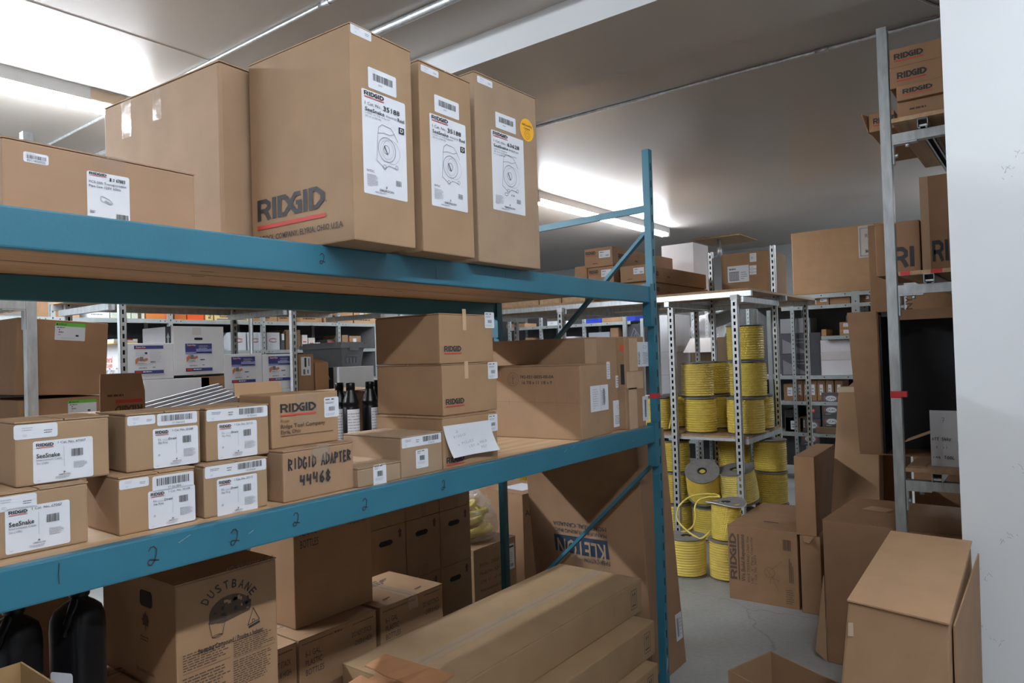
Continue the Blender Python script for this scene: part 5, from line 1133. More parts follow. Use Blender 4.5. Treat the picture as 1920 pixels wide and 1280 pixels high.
c = MB(); c.lathe([(.031, .10), (.031, .2475)], 18, 'dark'); c.build('core', o)
pp = Print((-.085, .035, .2535), (.25, -.96, 0), (.96, .25, -.02), (0, 0, 1)); pp.hand('LRT', 0, -.02, .075, .030, .004, 'paper'); pp.build('marker_writing', o)
# loose rope
pts = [at(1238, 1002, X=4.80), at(1262, 999, X=4.75), at(1285, 996, X=4.7), at(1300, 985, X=4.72), at(1304, 968, X=4.75), at(1303, 950, X=4.78), at(1310, 938, X=4.8), at(1325, 932, X=4.80), at(1350, 931, X=4.82)]
pts2 = [at(1340, 926, X=4.83), at(1315, 926, X=4.80), at(1292, 932, X=4.76), at(1274, 948, X=4.72), at(1269, 966, X=4.70), at(1274, 980, X=4.69), at(1290, 996, X=4.67), at(1305, 1006, X=4.63), at(1313, 1009.5, X=4.60), at(1322, 1005, X=4.60), at(1331, 996, X=4.62)]
def smooth(pts, k=6):
    out = []
    for i in range(len(pts)-1):
        p0, p1, p2, p3 = pts[max(i-1, 0)], pts[i], pts[i+1], pts[min(i+2, len(pts)-1)]
        for j in range(k):
            t = j/k; out.append(.5*((2*p1)+(p2-p0)*t+(2*p0-5*p1+4*p2-p3)*t*t+(3*p1-p0-3*p2+p3)*t**3))
    return out+[pts[-1]]
mb = MB(); mb.tube(smooth(pts), .0065, 8, 'ropeline'); mb.tube(smooth(pts2), .0065, 8, 'ropeline'); mb.tube(smooth([pts2[0], at(1348, 929, X=4.84), pts[-1]]), .0065, 8, 'ropeline'); tag(mb.build('loose_rope'), 'loop of loose yellow rope curling over the front floor reel', 'rope')
mb = MB(); mb.tube(smooth([at(1262, 712, X=5.44), at(1258, 728, X=5.44), at(1258, 745, X=5.44), at(1261, 765, X=5.44), at(1258, 788, X=5.44), at(1255, 803, X=5.44)]), .008, 8, 'ropeline'); tag(mb.build('rope_end'), 'loose rope end hanging beside the first slotted post', 'rope')

# ------------------------------------------------------------------ on the top shelf of the rope rack
TZ = 2.0055
def longbox(label, xl, xr, yt, z, h, X, L_, tint, logo=True, lab=True):
    a = at(xl, 520, X=X); c = at(xr, 520, X=X)
    b_ = carton('long_carton', label, a.y-c.y, L_, h, (X, a.y, z), -90, tint=tint, tape=False, group='long logo cartons on the top shelf', bev=.006)
    if logo:
        p = face(b_, 'right'); p.logo(.10, h*.38, .13, h*.30); p.lines(.40, h*.35, .12, h*.12, 1, 'inkcard', .6); p.build('printed_logo', b_.o)
    if lab:
        p = face(b_, 'front'); w_ = b_.w
        if lab != 2: p.logo(.05*w_, .68*h, .36*w_, .17*h)
        p.lines(.3*w_, .14*h, .4*w_, .08*h, 1, 'inkcard', .6); p.lv = .0012; p.rect(.52*w_, .45*h, .40*w_, .38*h, 'paper'); p.lv = .002; p.lines(.56*w_, .70*h, .3*w_, .06*h, 1, 'inkgrey', .8); p.lines(.56*w_, .52*h, .12*w_, .12*h, 2, 'inkgrey', .4); p.barcode(.76*w_, .52*h, .12*w_, .08*h, 'inkgrey'); p.build('shipping_label', b_.o)
    return b_
T4 = longbox('bottom long logo carton at the right of the pile on the top shelf', 1164, 1213, 0, TZ, .122, 5.42, 1.32, (1.02, .88, .74), lab=0)
T3 = longbox('long logo carton on the right of the pile, one end out past the blue upright', 1163, 1212, 0, TZ+.1225, .139, 5.38, 1.28, (1.04, .9, .76), lab=2)
T6 = longbox('bottom long carton of the left pile on the top shelf', 1103, 1151, 0, TZ, .114, 5.37, 1.2, (1.0, .85, .72), logo=False, lab=0)
T2 = longbox('long logo carton with a white label, under the highest one on the top shelf', 1103, 1151, 0, TZ+.1145, .163, 5.36, 1.2, (1.1, .92, .78))
T1_ = longbox('highest long logo carton on the top shelf, left of the blue upright', 1097, 1150, 0, TZ+.278, .162, 5.34, 1.2, (1.12, .95, .82))
T5 = longbox('plain long carton at the left of the logo cartons on the top shelf', 1078, 1101, 0, TZ, .32, 5.50, 1.0, (1.15, .98, .84), logo=False, lab=0)
b_ = xbox('white carton on the top shelf behind the long cartons, beside the blue upright', 6.72, 1243, 1303, 461, 550, .38, z0=TZ, name='white_box', mt='whitecard')
b_ = xbox('carton with a printed white label between two tall slotted posts, on the top shelf', 6.42, 1354, 1443, 478, 553, .52, z0=TZ, tint=(.98, .84, .68))
sticker(b_, 'front', (1364, 500), (1405, 527), lambda p, w_, h_: (p.rect(.08*w_, .1*h_, .46*w_, .55*h_, 'inkgrey'), p.lines(.08*w_, .72*h_, .7*w_, .16*h_, 1, 'inkgrey', .6), p.lines(.62*w_, .15*h_, .3*w_, .5*h_, 4, 'inkgrey', .3)) + tuple(p.rect((.11+i*.075)*w_, .14*h_, .055*w_, .47*h_, 'inkpale', p.lv+.0006) for i in range(6)))
for y0, y1 in ((475, 490), (498, 503), (505, 509), (511, 514)): sticker(b_, 'front', (1405.5, y0), (1418.5, y1), lambda p, w_, h_: p.lines(.2*w_, .2*h_, .6*w_, .6*h_, 1))
k = MB(); k.box(b_.w-.001, b_.w+.0012, 0, b_.d, 0, b_.h, 'tape'); k.build('plastic_wrap', b_.o)

# ------------------------------------------------------------------ far shelving facing the aisle
FX = 8.5
o = empty('metal_shelving', (0, 0, 0)); tag(o, 'grey steel shelving at the far end behind the rope rack', 'shelving')
ys = [at(x, 640, X=FX).y for x in (1655, 1607, 1487, 1380, 1300, 1171, 1095, 1014, 955)]
for i, y in enumerate(ys):
    wd = .085 if i == 1 else .042
    for x in (FX, FX+.45):
        mb = MB(); mb.box(x, x+.002, y-wd/2, y+wd/2, 0, 2.13, 'greysteel'); mb.box(x, x+.035, y-wd/2, y-wd/2+.002, 0, 2.13, 'greysteel')
        for k in range(40): mb.box(x-.0008, x, y-.005, y+.005, .06+k*.05, .075+k*.05, 'dark')
        mb.build('post', o)
zz = [at(1487, y, X=FX).z for y in (551, 575, 632, 704, 752)]
zsh = {'a': (2.12, ys[0], ys[-1])}
def fshelf(z, ya, yb):
    mb = MB(); mb.box(FX+.003, FX+.45, ya, yb, z-.004, z, 'greysteel'); mb.box(FX-.002, FX+.001, ya, yb, z-.042, z, 'greysteel')
    for k in range(int((yb-ya)/.25)): mb.box(FX-.003, FX-.002, ya+.1+k*.25, ya+.112+k*.25, z-.026, z-.014, 'dark')
    mb.build('shelf', o)
Z1, Z2, Z3, Z4, Z5 = zz
Z1 = 2.125
mb = MB(); mb.box(FX+.453, FX+.456, ys[0], ys[-1]+1.2, .10, 2.1, 'charcoal'); mb.build('back_or_shade_panel', o)  # added sheet: the shade between the far shelves is put into its colour
fshelf(Z1, ys[0], ys[3]); fshelf(Z2, ys[0], ys[2]+.12); fshelf(Z3, ys[0], at(1540, 640, X=FX).y); fshelf(Z4, ys[0], ys[3]); fshelf(Z5, ys[1], ys[2]+.2); fshelf(.55, ys[0], ys[3])
zf = at(1190, 601, X=FX).z; zl = at(1100, 640, X=FX).z-.08
fshelf(zf, ys[5]-.1, ys[8]); fshelf(zl, ys[4], ys[8]); fshelf(.9, ys[4], ys[8]); fshelf(.4, ys[4], ys[8]); fshelf(1.05, ys[3]-.1, ys[4])
def fbox(label, xl, xr, z, h, mt='cardboard', tint=(.9, .75, .62), fn=None, d=.3, name='cardboard_box', dx=.042, **kw):
    a = at(xl, 640, X=FX+dx).y; c = at(xr, 640, X=FX+dx).y
    b_ = carton(name, label, a-c, d, h, (FX+dx, a, z+.0006), -90, mt=mt, tint=tint, tape=False, **kw)
    if fn: put(b_, fn, 'shipping_label' if fn is lbl else 'printed_mark')
    return b_
def lbl(p, w_, h): p.rect(.3*w_, .3*h, .42*w_, .5*h, 'paper', .001); p.lines(.36*w_, .38*h, .3*w_, .3*h, 2, 'inkgrey', .4)
def lblr(p, w_, h): p.rect(.62*w_, .45*h, .3*w_, .45*h, 'paper', .001); p.lines(.66*w_, .55*h, .2*w_, .2*h, 1, 'inkgrey', .5)
GF = 'labelled cartons on the top inner shelf of the far shelving'
hz = Z1-Z2-.045
for i, (a, c, lab) in enumerate(((1463, 1503, 'small labelled carton at the left of the top inner far shelf'), (1514, 1557, 'small carton with two white labels on the top inner far shelf'), (1559, 1597, 'plain small carton on the top inner far shelf'), (1616, 1634, 'small carton with a bright label by the wide shelf post'))):
    b_ = fbox(lab, a, c, Z2, min(.10, hz), fn=lblr if i != 2 else None, group=GF)
fbox('small labelled carton on the third far shelf, under another one', 1575, 1600, Z3, .073, fn=lbl, tint=(1.05, .85, .62)); fbox('small labelled carton on top of another on the third far shelf', 1575, 1600, Z3+.0738, .073, fn=lbl, tint=(1.0, .8, .6))
fbox('dim labelled carton third up in the small stack on the third far shelf', 1588, 1600, Z3+.1476, .073, 'charcoal', (2, 2, 2), fn=lbl)
fbox('narrow tan carton at the left end of the third far shelf', 1541, 1550, Z3, .075, tint=(1.1, .9, .65)); fbox('tan carton right of the wide shelf post on the third far shelf', 1620, 1636, Z3, .10, fn=lblr)
b_ = fbox('white carton with shiny tape on the far shelving, left of the wide post', 1537, 1604, Z4, at(1537, 638, X=FX).z-Z4, 'whitecard', (.95, .9, .9), name='white_box', d=.35)
p = face(b_, 'front'); p.rect(0, b_.h*.42, b_.w, .10, 'tape'); p.line([(.0, b_.h*.43), (b_.w, b_.h*.43)], .003, 'inkpale'); p.build('packing_tape', b_.o)
hb = (at(1500, 592, X=FX).z-Z4)/2-.10
for i, (z, lab) in enumerate(((Z4, 'lower charcoal carton with a pale diagonal on the far shelving'), (Z4+hb+.001, 'upper charcoal carton with a pale diagonal on the far shelving'))):
    fbox(lab, 1463, 1539, z, hb, 'charcoal', (.8, .85, .95), d=.34, fn=lambda p, w_, h: (p.poly([(.05*w_, .05*h), (.7*w_, .05*h), (.2*w_, .6*h), (.05*w_, .75*h)], 'inkgrey'), p.lines(.35*w_, .5*h, .4*w_, .3*h, 2, 'inkgrey', .4)))
fbox('grey carton lying on the charcoal ones on the far shelving', 1464, 1520, Z4+2*hb+.003, .17, 'greycard', (.55, .55, .55))
hs = Z4-Z5-.05
for i, (a, c) in enumerate(((1466, 1489), (1490, 1502), (1503, 1513), (1514, 1528), (1529, 1544), (1545, 1560), (1562, 1577))):
    fbox('slim carton with a small label, %s in the upright row on the fifth far shelf' % ('first', 'second', 'third', 'fourth', 'fifth', 'sixth', 'seventh')[i], a, c, Z5, hs*(.8 if i == 0 else .97), fn=lbl, tint=(.85, .68, .55), group='slim cartons on the fifth far shelf')
def ucan(p, w_, h): p.disc(.5*w_, .5*h, .34*w_, .30*h, 'inkgrey', 20, .001); p.disc(.5*w_, .5*h, .27*w_, .22*h, 'paper', 20, .002); p.lv = .003; p.text('UCAN', .29*w_, .40*h, .42*w_, .2*h, 'ink', True); p.ring(.5*w_, .5*h, .38*w_, .34*h, .006, 'inkred', 16, -40, 40); p.ring(.5*w_, .5*h, .38*w_, .34*h, .006, 'inkred', 16, 140, 220); p.lines(.2*w_, .10*h, .6*w_, .08*h, 1, 'inkpale', .6)
z0 = .55; UH = .128; UB = at(1540, 800, X=FX).z
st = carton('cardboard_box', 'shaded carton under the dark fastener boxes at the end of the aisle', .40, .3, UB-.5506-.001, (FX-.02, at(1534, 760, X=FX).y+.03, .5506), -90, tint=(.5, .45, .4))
for i in range(3):
    fbox('dark fastener box with a white oval, %s of the three stacked beside the leaning carton' % ('bottom', 'middle', 'top')[i], 1536, 1572, UB+i*(UH+.0008), UH, 'charcoal', (1.3, 1.2, 1.15), fn=ucan, d=.22, dx=0, group='dark fastener boxes')
b_ = fbox('dark box with a small red emblem, left of the three oval boxes', 1507, 1533, UB+.09, .20, 'charcoal', (.8, .75, .75), d=.22, dx=0, fn=lambda p, w_, h: (p.disc(.5*w_, .45*h, .14*w_, .12*h, 'inkred', 14), p.rect(.47*w_, .42*h, .06*w_, .08*h, 'paper', .003)))
fbox('dark fastener box with a white oval under the red emblem box', 1503, 1533, UB-.06, .148, 'charcoal', (1.2, 1.1, 1.1), fn=ucan, d=.22, dx=0, group='dark fastener boxes')
fbox('dark fastener box with a white oval lowest on the left, above the tall leaning carton', 1495, 1530, UB-.22, .158, 'charcoal', (1.2, 1.1, 1.1), fn=ucan, d=.22, dx=0, group='dark fastener boxes')
fbox('taped carton with a white label on the sixth far shelf, behind the thin slotted post', 1467, 1500, at(1480, 815, X=FX).z, .20, fn=lbl, tint=(.85, .7, .55), d=.25)
for i, (a, c, h, ti, lab) in enumerate(((1466, 1492, .26, (1.0, .9, .9), 'dark carton on the lowest far shelf, left of the narrow floor cartons'), (1494, 1516, .18, (.8, .7, .65), 'dim carton on the lowest far shelf beside the dark one'))):
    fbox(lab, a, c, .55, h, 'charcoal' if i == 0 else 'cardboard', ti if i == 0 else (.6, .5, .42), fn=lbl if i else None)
# big cartons on the far shelving
b_ = xbox('huge dented carton with a pale printed notice on top of the far shelving', FX+.02, 1487, 1662, 437, 551, .55, z0=Z1+.0006, tint=(1.03, .88, .72), bev=.012)
p = face(b_, 'front'); q = rectuv(b_, 'front', (1608, 424), (1640, 481)); p.rect(q[0], q[1], q[2], q[3], 'greycard'); p.lv = .003; p.line([(q[0]+.02, q[1]+.02), (q[0]+q[2], q[1]+.02)], .006, 'inkgrey'); p.line([(q[0]+.02, q[1]+.02), (q[0]+.02, q[1]+q[3]-.03), (q[0]+q[2], q[1]+q[3]-.03)], .006, 'inkgrey')
p.text('REF.', q[0]+.07, q[1]+q[3]*.62, .10, .04, 'inkgrey', True); p.text('MAT', q[0]+.07, q[1]+.05, .10, .04, 'inkgrey', True); p.build('printed_notice', b_.o)
# background cartons above the part number box
for i, (a, c, z, h, mt, ti, fn, lab) in enumerate(((1098, 1124, zf, .065, 'binblue', (1, 1, 1), None, 'blue bin on the far shelf above the part number carton'), (1177, 1192, zf, .075, 'binblue', (1, 1, 1), None, 'short blue bin near the connector of the blue beam'), (1027, 1046, zf, .07, 'whitecard', (1, 1, 1), lbl, 'white packet on the far shelf, left of the capped post'), (1062, 1077, zl, .16, 'whitecard', (1, 1, 1), lblr, 'white jug carton right of the capped post on the far shelf'), (1104, 1143, zl, .20, 'greycard', (.7, .7, .72), None, 'dull grey carton wrapped in film on the far shelving'), (1178, 1204, zl, .29, 'charcoal', (.7, .7, .8), lambda p, w_, h: (p.line([(.1*w_, .2*h), (.45*w_, .8*h), (.9*w_, .35*h)], .008, 'inkgrey'), p.line([(.3*w_, .2*h), (.55*w_, .6*h), (.8*w_, .2*h)], .008, 'inkgrey')), 'dark carton with thin pale lines on the far shelving'), (985, 998, zl, .17, 'cardboard', (1, .85, .7), None, 'small tan carton on the far shelving near the rear blue post'), (1024, 1044, zl, .13, 'whitecard', (.9, .9, .9), None, 'low white carton behind the capped post'), (955, 980, zl, .11, 'charcoal', (1.2, 1.2, 1.2), None, 'dark carton on the far shelving beside the rear blue post'), (1000, 1012, zl, .08, 'whitecard', (.8, .8, .85), None, 'pale crumpled packet beside the small tan carton on the far shelving'), (1145, 1160, zl, .25, 'cardboard', (.7, .6, .55), None, 'dim leaning carton left of the wide far post'), (950, 985, zf, .06, 'cardboard', (.9, .75, .65), None, 'flat tan carton on the far shelf, nearest the rear blue post'), (1130, 1165, zf, .08, 'cardboard', (.8, .68, .6), None, 'low tan carton right of the blue bin on the far shelf'))):
    fbox(lab, a, c, z, h, mt, ti, fn=fn, d=.3, name='storage_bin' if mt == 'binblue' else 'cardboard_box', cat='bin' if mt == 'binblue' else 'box')
# white cartons and open carton seen right of the blue upright
ww = ys[4]
for i, (yt, yb) in enumerate(((703, 745), (660, 702.5), (591, 659.5))):
    b_ = xbox('white carton %s of the column right of the blue upright' % ('at the bottom', 'in the middle', 'at the top')[i], 7.6, 1229, 1269, yt, yb, .4, name='white_box', mt='whitecard', group='white cartons beyond the blue upright')
    if i == 0: zc = b_.o.location.z
    else: b_.o.location.z = prev
    prev = b_.o.location.z+b_.h+.0006
mb = MB(); y0, y1 = at(1275, 700, X=7.6).y, at(1215, 700, X=7.6).y
o = empty('metal_shelving', (0, 0, 0)); tag(o, 'narrow grey shelving under the white cartons beyond the blue upright', 'shelving')
mb = MB(); mb.box(7.58, 8.05, y0-.9, y1+.3, zc-.045, zc-.0008, 'greysteel'); mb.build('shelf', o)
for yy in (y0-.88, y1+.28):
    for xx in (7.59, 8.03): mb = MB(); mb.box(xx, xx+.03, yy-.02, yy+.02, 0, 1.95, 'greysteel'); mb.build('post', o)
a, c = at(1294, 656, X=7.6), at(1341, 632, X=7.62)
o = empty('open_carton', (7.62, c.y-.02, zc)); tag(o, 'open carton with a pale flap folded out, holding a clear bag, behind the film-wrapped reel', 'box')
cw = a.y-c.y+.02; ch = at(1300, 634, X=7.62).z-zc
mb = MB(); mb.box(0, .35, 0, cw, 0, ch, 'cardboard'); mb.build('body', o)
mb = MB(); mb.hexa([(-.10, .0, ch-.16), (-.10, cw+.05, ch-.16), (-.097, cw+.05, ch-.16), (-.097, .0, ch-.16), (0, 0, ch), (0, cw, ch), (.003, cw, ch), (.003, 0, ch)], 'whitecard'); f = mb.build('pale_flap', o); f.color = (1.0, .9, .82, 1)
bm = bmesh.new(); bmesh.ops.create_icosphere(bm, subdivisions=4, radius=1)
for v in bm.verts:
    d = mnoise.noise(v.co*2.1)*.22+mnoise.noise(v.co*5)*.12; v.co *= 1+d; v.co = Vector((v.co.x*.15, v.co.y*.20, max(v.co.z*.17, -.10)))
me = bpy.data.meshes.new('plastic_bag'); bm.to_mesh(me); bm.free(); me.materials.append(M['plastic'])
for f in me.polygons: f.use_smooth = True
bag = bpy.data.objects.new('plastic_bag', me); col.objects.link(bag); bag.location = (7.80, (a.y+c.y)/2, zc+ch+.105); tag(bag, 'crumpled clear plastic bag rising from the open carton with a pale flap', 'bag')
# dark round duct behind the top reel
q = at(1372, 590, X=7.4); mb = MB(); mb.tube([(7.4, q.y+.22, q.z-.05), (7.4, q.y+.10, q.z-.02), (7.4, q.y, q.z+.02), (7.4, q.y-.03, q.z+.14)], .085, 16, 'greysteel'); tag(mb.build('duct_elbow'), 'grey round duct elbow behind the topmost rope reel', 'duct')

# ------------------------------------------------------------------ right hand strut rack
SX, SYp = 3.62, at(1663, 300, X=3.62).y
o = empty('strut_rack', (0, 0, 0)); tag(o, 'tall galvanized strut rack at the right, partly behind the white wall', 'rack')
mb = MB(); mb.box(SX-.0205, SX+.0205, SYp-.0205, SYp+.0205, 0, 2.985, 'galv'); mb.box(SX-.0196, SX+.0196, SYp-.0226, SYp-.0206, .02, 2.97, 'greysteel'); p_ = mb.build('post', o)
k = MB(); z = at(1683, 739, X=SX-.02).z; k.box(SX-.022, SX+.0215, SYp-.0235, SYp+.0215, z-.017, z+.014, 'redtape'); k.box(SX-.021, SX+.012, SYp-.045, SYp-.0225, z-.012, z+.014, 'redtape'); k.build('red_tape', o)
mb = MB(); mb.box(SX-.02, SX+.02, -2.0, -1.96, 0, 2.985, 'galv'); mb.build('post', o)
for yy in (SYp, -1.98):
    mb = MB(); mb.box(SX+.90, SX+.94, yy-.02, yy+.02, 0, 2.985, 'galv') if yy < 0 else mb.box(SX+1.50, SX+1.54, yy-.34, yy-.30, 0, 2.7, 'galv'); mb.build('post', o)
levels = [at(1730, y, X=SX).z for y in (252, 541, 909)]
for z in levels:
    mb = MB(); mb.box(SX-.0205, SX+.0205, -1.96, SYp-.026, z-.0205, z+.0205, 'galv'); mb.box(SX-.0208, SX-.0204, -1.96, SYp-.026, z-.012, z+.012, 'galv'); mb.build('beam', o)
    mb = MB(); mb.box(SX+.90, SX+.94, -1.96, SYp-.36, z-.0205, z+.0205, 'galv'); mb.build('beam', o)
    k = MB(); k.box(SX-.019, SX+.019, SYp-.125, SYp-.026, z-.0275, z-.0210, 'galv'); k.box(SX-.019, SX+.019, SYp-.032, SYp-.026, z-.115, z-.0275, 'galv')
    k.lathe([(.010, -.042), (.010, -.0275)], 6, 'galv', (SX, SYp-.085, z)); k.tube([(SX, SYp-.046, z-.075), (SX, SYp-.032, z-.075)], .011, 6, 'galv'); k.build('bracket', o)
    for yy in (at(1745, 541, X=SX).y, -.25, -.8, -1.4):   # channels lying across, their open ends to the aisle
        k = MB(); t = .003; zc = z+.0210
        k.box(SX-.045, SX+1.0, yy-.0205, yy+.0205, zc+.038, zc+.041, 'galv'); k.box(SX-.045, SX+1.0, yy-.0205, yy-.0205+t, zc, zc+.041, 'galv'); k.box(SX-.045, SX+1.0, yy+.0205-t, yy+.0205, zc, zc+.041, 'galv')
        k.box(SX-.045, SX+1.0, yy-.0205, yy-.010, zc, zc+t, 'galv'); k.box(SX-.045, SX+1.0, yy+.010, yy+.0205, zc, zc+t, 'galv'); k.box(SX-.035, SX-.025, yy-.015, yy+.015, zc+.008, zc+.016, 'housing'); k.box(SX-.02, SX+.99, yy-.017, yy+.017, zc+.018, zc+.037, 'dark'); k.build('cross_channel', o)
P0, P1, P2 = levels[0]+.0625, levels[1]+.0625, levels[2]+.0625
yL = SYp-.032
mb = MB(); mb.box(SX-.055, SX+1.0, -1.9, yL, P0, P0+.018, 'plywood'); tag(mb.build('shelf_board'), 'plywood top shelf of the right strut rack, under the stacked logo cartons', 'shelf')
mb = MB(); mb.box(SX-.03, SX+1.0, -1.9, yL, P1, P1+.018, 'plywood'); o2 = mb.build('shelf_board'); tag(o2, 'plywood shelf with pieces of red tape on its edge, middle of the right strut rack', 'shelf')
k = MB()
for a, c in ((1688, 1706), (1745, 1767)): ya, yc = at(a, 508, X=SX-.03).y, at(c, 508, X=SX-.03).y; k.box(SX-.0312, SX-.0295, yc, min(ya, yL), P1+.001, P1+.0185, 'redtape')
k.build('red_tape', o2)
mb = MB(); mb.box(SX-.05, SX+1.0, -1.9, yL, P2, P2+.018, 'plywood'); tag(mb.build('shelf_board'), 'plywood lowest shelf of the right strut rack', 'shelf')
# cartons on its top shelf
GQ = 'logo cartons on the top shelf at the right'
QT = (.92, .76, .64); z = P0+.0186
hts = [(1690, 212, 176+16), (0, 0, 0)]
def sbox(label, X, ya, w_, z, h, d, logo=True, lx=.02, tint=QT, lw=.10):
    b_ = carton('cardboard_box', label, w_, d, h, (X, ya, z), -90, tint=tint, tape=False, group=GQ)
    if logo: p = face(b_, 'front'); p.logo(lx, h*.42, lw, h*.30); p.build('printed_logo', b_.o)
    return b_
yy = at(1680, 230, X=SX-.03).y
hh = (at(1700, 110, X=SX).z-z)
h4 = .105
b4 = sbox('bottom logo carton of the pile on the right rack, print cut by the shelf edge', SX-.02, yL-.02, .62, z, .075, .6, False)
p = face(b4, 'front'); p.lines(.05, .03, .14, .012, 1, 'inkcard', .7); p.build('printed_text', b4.o)
z1 = z+.0755; b3 = sbox('logo carton third from the top of the pile on the right rack', SX-.045, at(1681, 185, X=SX-.045).y, .60, z1, at(1690, 161, X=SX-.04).z-z1, .6, lx=.025, lw=.115)
z2 = z1+b3.h+.0005; b2_ = sbox('logo carton second from the top of the pile on the right rack', SX-.02, at(1668, 150, X=SX-.02).y, .66, z2, at(1690, 124, X=SX-.02).z-z2, .6, lx=.03, lw=.115)
z3 = z2+b2_.h+.0005; b1_ = sbox('top logo carton of the pile on the right rack', SX-.015, at(1668, 120, X=SX-.015).y, .66, z3, at(1690, 89, X=SX-.015).z-z3, .6, lx=.018, lw=.115)
bq = sbox('logo carton poking out left of the strut post on the top right shelf', SX+.10, at(1629, 245, X=SX+.10).y, .11, P0+.0186, .085, .7, lx=.02, lw=.10, tint=(1.05, .86, .68))
mb = MB(); mb.hexa([(-.001, -.0, 0), (-.004, 0, 0), (-.001, .05, 0), (.002, .05, 0), (-.022, -.03, .085), (-.025, -.03, .085), (-.001, .05, .085), (.002, .05, .085)], 'cardboard'); mb.build('open_flap', bq.o)
# two printed cartons on the middle shelf
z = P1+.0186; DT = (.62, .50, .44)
ya, yc = at(1642, 480, X=SX+.14).y, at(1726, 480, X=SX+.14).y
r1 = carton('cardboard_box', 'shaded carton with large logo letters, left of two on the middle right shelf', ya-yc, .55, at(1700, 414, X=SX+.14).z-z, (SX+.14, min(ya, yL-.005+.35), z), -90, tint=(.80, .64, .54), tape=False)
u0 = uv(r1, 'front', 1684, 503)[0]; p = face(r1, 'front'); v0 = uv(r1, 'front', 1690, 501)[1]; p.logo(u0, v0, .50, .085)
r1p = [f for f in p.mb.f]
def clipped_logo(b_, u0, v0, k, h_):
    p = face(b_, 'front')
    for pl, cl in LOGO:
        xs = [u0+x*k for x, y in pl]
        if max(xs)+.1*k < b_.w-.002 and min(xs) > .002:
            vs, fs = stroke(pl, .2, bool(cl)); p.lv += .0002; p.mb.add([p.P(u0+x*k, v0+y*h_) for x, y in vs], fs, 'ink')
    p.build('printed_logo', b_.o)
clipped_logo(r1, u0-.02, v0, .085, .095)
yc2 = at(1729, 480, X=SX+.10).y
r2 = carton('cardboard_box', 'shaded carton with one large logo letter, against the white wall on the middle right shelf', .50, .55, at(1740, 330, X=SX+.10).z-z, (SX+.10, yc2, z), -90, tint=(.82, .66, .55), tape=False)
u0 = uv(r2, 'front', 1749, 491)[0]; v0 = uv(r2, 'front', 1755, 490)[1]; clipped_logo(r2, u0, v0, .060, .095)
p = face(r2, 'front'); p.rect(0.0, 0, uv(r2, 'front', 1748, 480)[0]-.006, r2.h, 'papertape'); p.build('paper_tape', r2.o)
# black lined carton standing on the lowest shelf
z = P2+.0186; X = SX+.30
ya, yc = at(1648, 700, X=X).y, -.35; zt = at(1700, 580, X=X).z
o = empty('open_carton', (X, ya, z)); tag(o, 'large upright open carton with a black foam lining, behind the strut post', 'box'); wy = ya-yc; h = zt-z
mb = MB(); mb.box(.25, .256, -wy, 0, 0, h, 'cardboard'); mb.build('back_or_shade_panel', o, color=(.7, .6, .5, 1))
mb = MB(); mb.box(.236, .25, -wy+.02, -.02, .01, h-.02, 'foam'); mb.build('foam_lining', o)
for nm, bx_ in (('side_panel', (0, .25, -.006, 0, 0, h)), ('side_panel', (0, .25, -wy, -wy+.006, 0, h)), ('top_panel', (0, .25, -wy+.006, -.006, h-.006, h)), ('bottom_panel', (0, .25, -wy+.006, -.006, 0, .006))):
    mb = MB(); mb.box(*bx_, 'cardboard'); mb.build(nm, o, color=(.74, .60, .48, 1))
mb = MB(); mb.box(.006, .236, -.016, -.0062, .008, h-.02, 'foam'); mb.build('foam_lining', o)
mb = MB(); mb.box(.006, .236, -wy+.02, -.02, h-.03, h-.0062, 'foam'); mb.build('foam_lining', o)
mb = MB(); mb.hexa([(-.001, 0, 0), (-.005, 0, 0), (-.005, .10, 0), (-.001, .10, 0), (-.001, 0, h), (-.005, 0, h), (-.005, .135, h), (-.001, .135, h)], 'cardboard'); mb.build('side_flap', o, color=(.70, .56, .46, 1), fix=True)
mb = MB(); mb.box(-.001, .004, -wy, -.10, h-.05, h-.004, 'cardboard'); mb.build('front_lip', o, color=(.70, .56, .46, 1))
# open white carton with marker writing
q = at(1747, 880, X=SX+.05); q2 = at(1745, 769, X=SX+.05); zs = at(1745, 813, X=SX+.05).z
o = empty('open_carton', (SX+.05, q.y, z)); tag(o, 'open white carton with handwriting, by the white wall on the lowest right shelf', 'box'); h = zs-z; cw = .30
for nm, bx_ in (('front_panel', (0, .004, -cw, 0)), ('side_panel', (.004, .22, -.004, 0)), ('side_panel', (.004, .22, -cw, -cw+.004)), ('back_or_shade_panel', (.216, .22, -cw+.004, -.004))):
    mb = MB(); mb.box(*bx_, 0, h, 'whitecard'); mb.build(nm, o)
mb = MB(); mb.box(.0005, .0035, -cw, 0, h+.0003, q2.z-z, 'whitecard'); fl = mb.build('raised_flap', o)
mb = MB(); mb.hexa([(.004, 0, h), (.2, 0, h), (.2, .002, h+.003), (.004, .002, h+.003), (.02, .105, h-.045), (.2, .115, h-.05), (.2, .117, h-.047), (.02, .107, h-.042)], 'cardboard'); mb.build('side_flap', o, color=(1.3, 1.2, 1.1, 1))
pp = Print((0, 0, 0), (0, -1, 0), (0, 0, 1), (-1, 0, 0)); pp.hand('ATT SHAW', .006, h*.80, .075, h*.09, .0022); pp.hand('ink TOOL', .008, h*.25, .085, h*.09, .0022, rot=-2); pp.hand('1 11', .02, h*.56, .05, h*.06, .002); pp.rect(.105, h*.50, .14, h*.30, 'inknavy'); pp.lv = .0018; pp.text('SDI', .115, h*.55, .09, h*.20, 'paper', True); pp.build('marker_writing', o)
pp = Print((.0005, 0, 0), (0, -1, 0), (0, 0, 1), (-1, 0, 0)); pp.hand('7', .045, h+.05, .018, .022, .0016, 'inkgrey'); pp.build('marker_writing', o)
